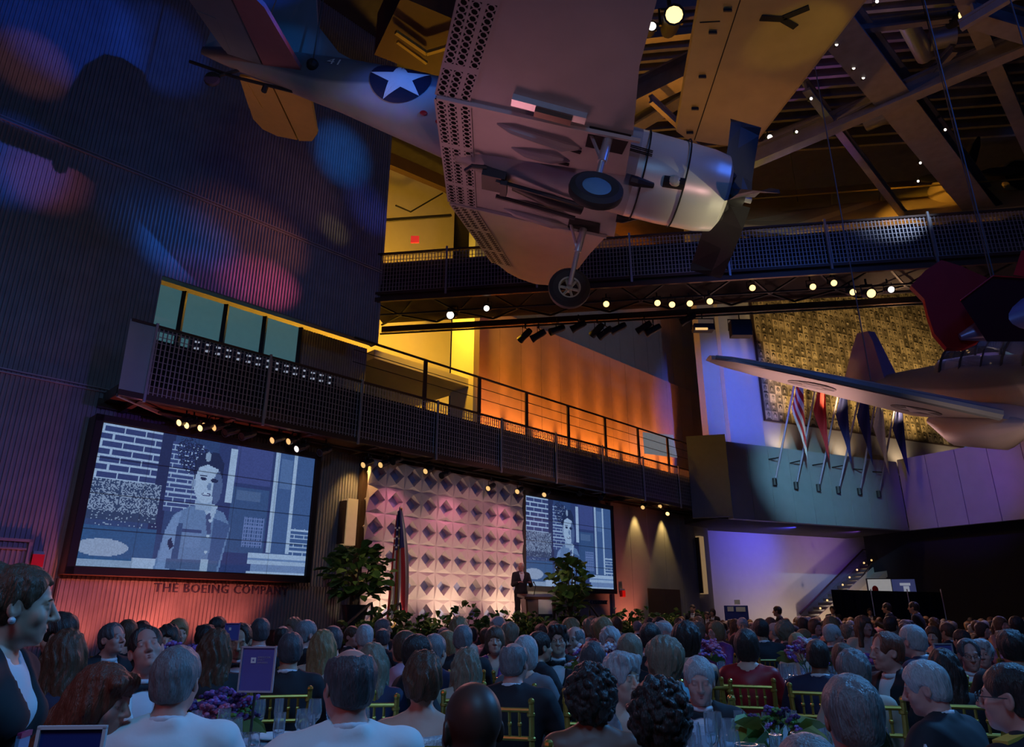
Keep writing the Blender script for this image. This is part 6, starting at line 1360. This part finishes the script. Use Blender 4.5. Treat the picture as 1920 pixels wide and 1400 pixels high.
P(407, 1181, 4.9, 6, 'woman with long dark brown hair left of the purple sign', 'f', 'wavy', 'brown', 'tan', 'blouse:black', fine=.006, pose_=T)
P(453, 1170, 5.9, 172, 'man in tuxedo and bow tie looking down beside purple sign', 'm', 'receding', 'dark', 'tan', 'tux:black', face=True, fine=.005, pose_={'arm': 'table', 'hpitch': -.25})
P(318, 1172, 6.0, 170, 'pale woman with dark shoulder hair facing the camera', 'f', 'long', 'dark', 'fair', 'blouse:black', face=True, fine=.005, pose_={'arm': 'lap', 'hyaw': .1})
P(209, 1169, 6.1, 205, 'man in dark suit and white collar looking up to right', 'm', 'receding', 'salt', 'rosy', 'suit:black', face=True, fine=.005, pose_={'arm': 'lap', 'hyaw': .3, 'hpitch': .2})
P(106, 1153, 5.2, 80, 'dark-haired young man in profile bending left behind the server', 'm', 'wave', 'dark', 'fair', 'suit:black', face=True, fine=.005, pose_={'arm': 'table', 'hpitch': -.3})
P(130, 1182, 4.3, -8, 'woman with streaked brown hair in navy jacket from behind', 'f', 'long', 'brown', 'fair', 'blouse:navy', fine=.005, pose_={'arm': 'table', 'hyaw': -.2})
P(700, 1207, 4.7, -5, 'blond woman half hidden behind white jacket shoulder', 'f', 'long', 'ash', 'fair', 'blouse:navy', fine=.006, pose_=T)
P(783, 1190, 4.9, -70, 'man with glasses in profile facing right above brown updo', 'm', 'short', 'dark', 'rosy', 'suit:black', face=True, specs=True, fine=.006, pose_=T)
P(815, 1189, 5.5, -30, 'blue-lit grey man behind the man with glasses', 'm', 'short', 'grey', 'fair', 'suit:navy', fine=.006, pose_=T)
P(875, 1217, 4.95, 8, 'woman with long light brown waves left of the bald man', 'f', 'wavy', 'ash', 'fair', 'blouse:cream', fine=.006, pose_=T)
P(868, 1172, 6.6, 0, 'man with speckled grey curls before the shrubs', 'm', 'short', 'grey', 'fair', 'suit:black', fine=.006, pose_=T)
P(928, 1175, 6.9, 180, 'woman with bangs and purple scarf facing the camera', 'f', 'bangs', 'brown', 'fair', 'blouse:purple', face=True, fine=.005, pose_={'arm': 'lap', 'hpitch': .1})
P(985, 1193, 5.4, -20, 'white-haired woman just behind the bald grey man', 'f', 'bob', 'white', 'fair', 'blouse:grey', fine=.006, pose_=T)
P(1010, 1184, 6.2, -60, 'dark-haired man in profile with white collar mid crowd', 'm', 'short', 'dark', 'tan', 'tux:black', face=True, fine=.006, pose_=T)
P(1046, 1173, 6.5, 178, 'young man in glasses and bow tie facing the camera', 'm', 'wave', 'dark', 'fair', 'tux:black', face=True, specs=True, fine=.005, pose_={'arm': 'lap', 'hpitch': .08})
P(1078, 1173, 6.9, 150, 'grey man leaning beside the young man in glasses', 'm', 'balding', 'grey', 'rosy', 'suit:black', face=True, fine=.006, pose_=T)
P(1111, 1204, 5.0, 0, 'woman with frosted dark bob above the curly dark hair', 'f', 'bob', 'salt', 'fair', 'blouse:black', fine=.006, pose_=T)
P(1143, 1177, 7.2, 180, 'pink-lit older woman facing us before the shrub row', 'f', 'fluffy', 'white', 'rosy', 'blouse:pinkc', face=True, fine=.006, pose_=LAP)
P(1180, 1189, 5.75, -40, 'blond woman in profile with swept hair, centre right', 'f', 'bob', 'ash', 'rosy', 'blouse:black', face=True, fine=.006, pose_=T)
P(1243, 1197, 4.5, 40, 'ash blond woman with full bob and teal top', 'f', 'fluffy', 'ash', 'fair', 'blouse:teal', face=True, fine=.005, pose_={'arm': 'table', 'hyaw': .4})
P(1218, 1168, 6.4, -30, 'dark-haired man turned right in front of grey wall', 'm', 'short', 'dark', 'rosy', 'suit:black', fine=.006, pose_=T)
P(1243, 1161, 8.0, -90, 'rosy bald man in profile over the shrubs', 'm', 'balding', 'white', 'rosy', 'suit:black', face=True, fine=.006, pose_=T)
P(1284, 1168, 5.7, 20, 'woman with big dark rounded hair and small updo', 'f', 'fluffy', 'dark', 'tan', 'gown:black', fine=.006, pose_=T)
P(1397, 1180, 5.8, -4, 'woman in red dress with dark bob from behind', 'f', 'bob', 'dark', 'fair', 'blouse:red', fine=.006, pose_=T)
P(1530, 1198, 5.3, -4, 'dark-skinned man with white collar on gold chair, right', 'm', 'crew', 'dark', 'brown', 'suit:navy', fine=.006, pose_=T)
P(1492, 1188, 7.6, 165, 'blond woman in pale shawl beside the glass-laden table', 'f', 'bob', 'blond', 'fair', 'blouse:cream', face=True, fine=.006, pose_={'arm': 'table', 'hpitch': -.2})
P(1578, 1207, 5.8, 10, 'woman with light brown bob behind grey curls', 'f', 'bob', 'brown', 'fair', 'blouse:black', fine=.006, pose_=T)
P(1660, 1185, 5.0, 130, 'man with reddish receding hair in profile, right', 'm', 'receding', 'auburn', 'rosy', 'suit:black', face=True, fine=.005, pose_={'arm': 'table', 'hyaw': -.2})
P(1708, 1172, 6.2, 60, 'white-haired man in navy jacket leaning to the left', 'm', 'short', 'white', 'rosy', 'suit:navy', face=True, fine=.006, pose_={'arm': 'table', 'lean': (0, .14)})
P(1765, 1218, 4.6, 10, 'woman with long black hair before the violet card', 'f', 'long', 'dark', 'tan', 'blouse:black', fine=.006, pose_=T)
P(1812, 1198, 5.95, 190, 'man in glasses with purple tie facing the camera', 'm', 'receding', 'salt', 'rosy', 'suit:black', face=True, specs=True, fine=.005, pose_={'arm': 'lap', 'hpitch': -.1})
P(1838, 1200, 6.6, 175, 'older woman with silver hair beside man in purple tie', 'f', 'wave', 'white', 'rosy', 'blouse:pinkc', face=True, fine=.006, pose_=LAP)
P(1892, 1183, 5.3, 10, 'broad guest in black with dark hair near right edge', 'm', 'wave', 'dark', 'tan', 'suit:black', fine=.006, pose_={'arm': 'table', 'wide': 1.15})
P(685, 1171, 7.3, 5, 'white-haired man from behind in front of left shrubs', 'm', 'short', 'white', 'rosy', 'suit:black', fine=.006, pose_=T)
P(490, 1159, 7.2, 8, 'grey-haired man in black jacket before the orange wall', 'm', 'short', 'salt', 'rosy', 'suit:black', fine=.006, pose_=T)
P(575, 1163, 7.0, -60, 'grey-haired man with pink collar turned right', 'm', 'short', 'grey', 'rosy', 'suit:black', fine=.006, pose_=T)
P(531, 1172, 7.8, -10, 'dark balding man before the orange wall', 'm', 'balding', 'dark', 'rosy', 'suit:black', fine=.006, pose_=T)
P(625, 1174, 6.6, 20, 'dark-haired man behind the long blond hair', 'm', 'short', 'salt', 'fair', 'suit:black', fine=.006, pose_=T)
P(336, 1161, 7.4, 200, 'short-haired blond woman behind the pale woman', 'f', 'bob', 'blond', 'fair', 'gown:cream', face=True, fine=.006, pose_=LAP)
P(388, 1173, 6.9, 10, 'dark-haired guest behind the long brown hair', 'm', 'wave', 'dark', 'fair', 'suit:black', fine=.006, pose_=T)
P(241, 1163, 7.4, 10, 'brown-haired guest behind the man looking up', 'f', 'bob', 'brown', 'fair', 'blouse:black', fine=.006, pose_=T)
P(268, 1164, 7.8, 0, 'dark-haired guest farther behind the white jacket man', 'm', 'short', 'dark', 'fair', 'suit:black', fine=.006, pose_=T)
P(760, 1184, 6.2, 60, 'brown-haired woman turned left below the shrubs', 'f', 'bob', 'brown', 'rosy', 'blouse:pinkc', fine=.006, pose_=T)
P(838, 1183, 7.0, 30, 'fair-haired woman in pink below the shrubs', 'f', 'bob', 'blond', 'rosy', 'blouse:pinkc', fine=.006, pose_=T)
P(1425, 1160, 9.0, 20, 'dark-haired guest left of the standing man in black', 'm', 'short', 'dark', 'tan', 'suit:black', near=False, fine=.008, pose_=T)
# the speaker and the standing staff
spk = person(977, 1054, 21.3, 196, 'bald man in dark suit standing at the lectern on stage', 'm', 'balding', 'white', 'rosy', 'suit:black', {'arm': 'lectern', 'hyaw': -.5}, None, .006, stand=True, face=True, base=STZ)
for px, py, Y, yaw, sex, lab in ((1298, 1133, 24, 160, 'm', 'standing dark-haired man in black before the sconce wall'), (1336, 1141, 25, 150, 'f', 'standing woman in black at the corner of the pale wall'), (1457, 1136, 18, 85, 'm', 'standing man in black turned left before the pale wall'),
    (1560, 1136, 25, 170, 'm', 'standing man at the left end of black partition'), (1630, 1140, 25, 180, 'm', 'standing man in shadow before the black partition'), (1662, 1130, 19, 80, 'm', 'standing waiter turned left before the black partition'), (1712, 1128, 16.5, 80, 'm', 'standing waiter bending left at partition right end'), (1325, 1148, 23, 170, 'm', 'man in black partly behind the shrub row end')):
    person(px, py, Y, yaw, lab, sex, 'short' if sex == 'm' else 'bob', 'dark', 'tan', 'suit:black', {'arm': 'hold' if 1650 < px < 1720 else 'down'}, None, .008, stand=True)
# ---- the far tables
NEAR = [(1.12, 3.18, .66), (-1.12, 3.72, .72), (.66, 5.80, .46), (2.6, 6.65, .60), (-2.4, 5.38, .50), (1.75, 7.05, .60)]
tnames = ('in the right foreground', 'between the two white jackets', 'behind the bald grey man', 'beside the woman in red', 'behind the purple sign', 'behind the woman in red')
for i, (x, y, r) in enumerate(NEAR):
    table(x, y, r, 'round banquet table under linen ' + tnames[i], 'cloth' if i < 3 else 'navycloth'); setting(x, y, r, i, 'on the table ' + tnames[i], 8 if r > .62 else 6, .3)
    if i not in (0, 1): bouquet(x, y, TZ, 'vase of mixed flowers on the table ' + tnames[i], (('violet', 'pinkf', 'redf', 'white'), ('plum', 'violet', 'green'), ('violet', 'redf', 'white'), ('pinkf', 'white', 'violet'), ('plum', 'violet'), ('violet', 'pinkf'))[i], 1.0, 30, .2, i)
bouquet(*at(1450, 1350, 3.35).to_2d(), TZ, 'dark greenery and plum flowers left of the grey-haired man', ('plum', 'green', 'plum', 'violet', 'green'), .55, 22, .10, 11)
bouquet(*at(412, 1290, 3.8).to_2d(), TZ, 'plum and violet flowers between the white jackets', ('plum', 'violet', 'plum', 'green', 'pinkf'), .85, 44, .07, 12)
KEYS = []
for sex in 'mf':
    for hy in (-.7, 0, .6): KEYS.append((sex, {'arm': 'table', 'hyaw': hy}))
hl = {'m': (('short', 'grey'), ('short', 'dark'), ('balding', 'salt'), ('receding', 'salt'), ('short', 'brown'), ('short', 'white')), 'f': (('bob', 'blond'), ('long', 'brown'), ('fluffy', 'ash'), ('bob', 'dark'), ('bob', 'brown'), ('long', 'blond'))}
cn = {'grey': 'grey', 'dark': 'dark', 'white': 'white', 'salt': 'greying', 'brown': 'brown', 'blond': 'blond', 'ash': 'fair'}
rnd = random.Random(5); nfar = 0; taken = [(o.location.x, o.location.y) for o, _, _ in PEOPLE]
cand = []
for row in range(9):
    for c in range(12):
        x, y = -6.5 + c*2.75 + (row % 2)*1.35, 9.4 + row*2.35
        p = Vector((x, y)); off = (p - SW.a).dot(SW.n); t_ = (p - SW.a).dot(SW.d)
        if off < (6.6 if x/y < .27 else 5.0) or x/y > .76 or x/y < -.62 or (p - SF.a).dot(SF.n) < 1.2 or y > 25.2 + .2*(x - 14.5): continue
        cand.append((y, x))
sector = lambda x, y: 'before the stage' if x/y < .27 else ('before the pale wall' if x/y < .42 else ('before the black partition' if x/y < .58 else 'before the black drape'))
for y, x in sorted(cand):
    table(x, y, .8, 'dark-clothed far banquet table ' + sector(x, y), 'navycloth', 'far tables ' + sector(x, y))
    if y < 16:
        place('flower_centrepiece', FLM['violet'], (x, y, TZ + .12), 'small violet flower bunch on a far table ' + sector(x, y), 'flowers', 'far centrepieces ' + sector(x, y), 0, 4.5)
        for k in range(4): a = k*1.57 + .4; place('wine_glass', GM[0], (x + .4*math.cos(a), y + .4*math.sin(a), TZ + .001), 'wine glass on a far table ' + sector(x, y), 'glass', 'far wine glasses ' + sector(x, y))
    a0 = rnd.random()
    for k in range(7):
        a = a0 + 2*PI*k/7; X_, Y_ = x + 1.0*math.cos(a), y + 1.0*math.sin(a)
        if any((X_ - q[0])**2 + (Y_ - q[1])**2 < .3 for q in taken) or nfar > 205: continue
        sex, pz = KEYS[rnd.randrange(6)]; st_, hc = hl[sex][rnd.randrange(6)]; yaw = math.degrees(a) + 90
        wear = ('suit:black' if rnd.random() < .75 else 'suit:navy') if sex == 'm' else ('gown:' if rnd.random() < .4 else 'blouse:') + rnd.choice(('black', 'navy', 'purple', 'teal', 'cream', 'pinkc', 'red', 'black'))
        lab = 'far %s %s with %s hair %s' % ('seated', 'man in dark suit' if sex == 'm' else 'woman', cn[hc], sector(x, y)); z0 = rnd.uniform(1.22, 1.40); d = Y_*CP + (z0 - EYE)*SP
        me, J, Rh, Hc = body_mesh(('far', sex, pz['hyaw']), sex, pz, .008); top = Hc[2] + .125
        u = (-(Y_)*SP + (z0 - EYE)*CP)/d; px, py = 960 + X_/d*FPX, 700 - u*FPX
        o = person(px, py, Y_, yaw, lab, sex, st_, hc, rnd.choice(('fair', 'rosy', 'rosy', 'tan', 'fair', 'brown')), wear, pz, 'far guests: ' + lab[4:], .008, ('far', sex, pz['hyaw']), rel=False)
        chair(o, yaw, 'gold chiavari chair at a far table ' + sector(x, y), False, 'far chairs ' + sector(x, y)); taken.append((X_, Y_)); nfar += 1
print('far guests', nfar, 'tables', len(cand))
# ---- cards, badges and small table things
def card(name, px, py, Y, w, h, rz, label, m, border, logo=True, z=None):
    p = at(px, py, Y); t = thing(name, label, 'sign', p, rz)
    MB().box((0, 0, 0), (w, .006, h)).build('card', m, t); mb = MB(); b = .008
    for c, s in (((0, -.004, h/2), (w + b, .01, b)), ((0, -.004, -h/2), (w + b, .01, b)), ((w/2, -.004, 0), (b, .01, h)), ((-w/2, -.004, 0), (b, .01, h))): mb.box(c, s)
    mb.build('frame', border, t)
    if logo:
        MB().box((-w*.14, -.0045, h*.2), (w*.15, .003, w*.15)).build('emblem', M['white'], t)
        mb = MB(); V = [(-w*.14 + (.045 if k % 2 == 0 else .018)*w*math.sin(k*PI/5), -.0066, h*.2 + (.045 if k % 2 == 0 else .018)*w*math.cos(k*PI/5)) for k in range(10)]; mb.add(V + [(x, -.006, z_) for x, _, z_ in V], [tuple(range(10)), tuple(range(19, 9, -1))]); mb.build('emblem_star', M['purple'], t)
        for i, s_ in enumerate(('AMERICAN', 'SPIRIT', 'AWARDS')): me = text('print_line', s_, w*.065, .0005, M['silver'], None, 1.25); o = link('print_line', me, t); o.rotation_euler.x = PI/2; o.location = (-w*.02, -.005, h*(.25 - .06*i))
    return t
s1 = card('table_sign', 483, 1254, 3.6, .165, .195, rad(-6), 'purple table sign with a small white emblem on stand', M['purple'], M['silver'])
MB().tube([(0, 0, -.1), (0, 0, TZ - s1.location.z)], .006, 6).lathe([(0, 0), (.06, 0), (.06, .008), (0, .01)], 14, (0, 0, TZ - s1.location.z)).build('stand', M['dark'], s1)
s2 = card('printed_programme', 435, 1184, 5.6, .10, .115, rad(6), 'blue printed programme held up by the man in bow tie', mat('programme_blue', (.05, .1, .4), .5), M['purple'], False)
MB().box((-.015, -.0045, .02), (.016, .003, .02)).build('emblem', M['white'], s2)
card('table_sign', 1769, 1222, 5.0, .13, .10, rad(8), 'violet table card above the long black hair', M['purple'], M['silver'], False)
s3 = card('framed_notice', 132, 1398, 1.85, .15, .08, rad(4), 'blue notice in pale frame at the bottom left edge', mat('notice_blue', (.02, .04, .2), .4), M['pale'], False)
MB().tube([(0, .01, -.03), (0, .01, -s3.location.z)], .01, 6).lathe([(0, 0), (.12, 0), (.12, .01), (0, .02)], 14, (0, 0, -s3.location.z)).build('stand', M['dark'], s3)
# red lanyard on the white-haired man
c = lan.location; R = lan.rotation_euler.to_matrix(); s_ = lan.scale.x
_, J, Rh, Hc = body_mesh(None or [k for k, v in BODY.items() if v[0] == lan.data][0], 'm', {}, fn)
nk, ax, fw, sd = [Vector(J[q].tolist()) for q in ('neck', 'ax', 'fw', 'sd')]
mb = MB(); V = nk + fw*.155 - ax*.26
for s in (-1, 1):
    a, b = nk + sd*s*.075 + fw*.045 + ax*.02, nk + sd*s*.075 + fw*.125 - ax*.1
    mb.tube([a, b, V], .006, 6)
mb.tube([V, V - ax*.02], .009, 6); mb.build('lanyard', M['red'], lan)
# server: pale blouse front, badge, earring
sv = PEOPLE[0][0]; J = [v[1] for v in BODY.values() if v[0] == sv.data][0]; Rh, Hc = [(v[2], v[3]) for v in BODY.values() if v[0] == sv.data][0]
nk, ax, fw, sd = [Vector(J[q].tolist()) for q in ('neck', 'ax', 'fw', 'sd')]
MB().ball(Hc + Rh @ np.array((.08, -.002, -.045)), .011).build('earring', mat('pearl', (.6, .65, .7), .3), sv)
MB().ball(Hc + Rh @ np.array((-.08, -.002, -.045)), .011).build('earring', mat('pearl', (0, 0, 0)), sv)
bd_ = MB().box(nk + fw*.17 - ax*.26 + sd*.08, (.075, .01, .11)).build('name_badge', mat('badge_blue', (.2, .32, .55), .4), sv); MB().box(nk + fw*.17 - ax*.205 + sd*.08, (.075, .012, .015)).build('badge_band', mat('badge_red', (.4, .03, .12), .4), bd_)
# yellow braid on the uniform at the right edge
un = [o for o, _, _ in PEOPLE if 'yellow braid' in o['label']][0]; J = [v[1] for v in BODY.values() if v[0] == un.data][0]; nk, ax, fw, sd = [Vector(J[q].tolist()) for q in ('neck', 'ax', 'fw', 'sd')]
mb = MB(); sh = Vector(J['shL'].tolist()); mb.beam(nk - sd*.08 + ax*.035, sh + ax*.075 - sd*.0, .055, .012, tuple(ax)); sh2 = Vector(J['shR'].tolist()); mb.beam(nk + sd*.08 + ax*.035, sh2 + ax*.075, .055, .012, tuple(ax)); mb.build('shoulder_braid', mat('braid_yellow', (.7, .5, .08), .5), un)
# bow tie tags / bottle near the bowed man
bt = thing('wine_bottle', 'dark wine bottle with yellow label in right foreground', 'bottle', (*at(1650, 1370, 2.95).to_2d(), TZ))
MB().lathe([(0, 0), (.036, 0), (.038, .01), (.038, .18), (.03, .21), (.014, .235), (.014, .29), (.016, .3), (0, .3)], 16).build('glass_body', mat('bottle_green', (.01, .02, .01), .1), bt, True); MB().lathe([(.0385, .06), (.0386, .13)], 16).build('paper_label', mat('label_yellow', (.6, .45, .06), .6), bt)

# ---- things that look alike are told apart by their place from left to right
def screen_x(o):
    p = o.matrix_basis.translation; d = p.y*CP + (p.z - EYE)*SP; return p.x/d if d > .1 else -9
by = {}
for o in list(COL.objects):
    if o.parent is None and 'label' in o: by.setdefault(o['label'], []).append(o)
def nth(i): return '%d%s' % (i, 'th' if 10 <= i % 100 <= 20 else {1: 'st', 2: 'nd', 3: 'rd'}.get(i % 10, 'th'))
for lab, os_ in by.items():
    if len(os_) > 1:
        for i, o in enumerate(sorted(os_, key=screen_x)):
            o['label'] = lab + ', ' + ('leftmost' if i == 0 else 'rightmost' if i == len(os_) - 1 else nth(i + 1) + ' from left')
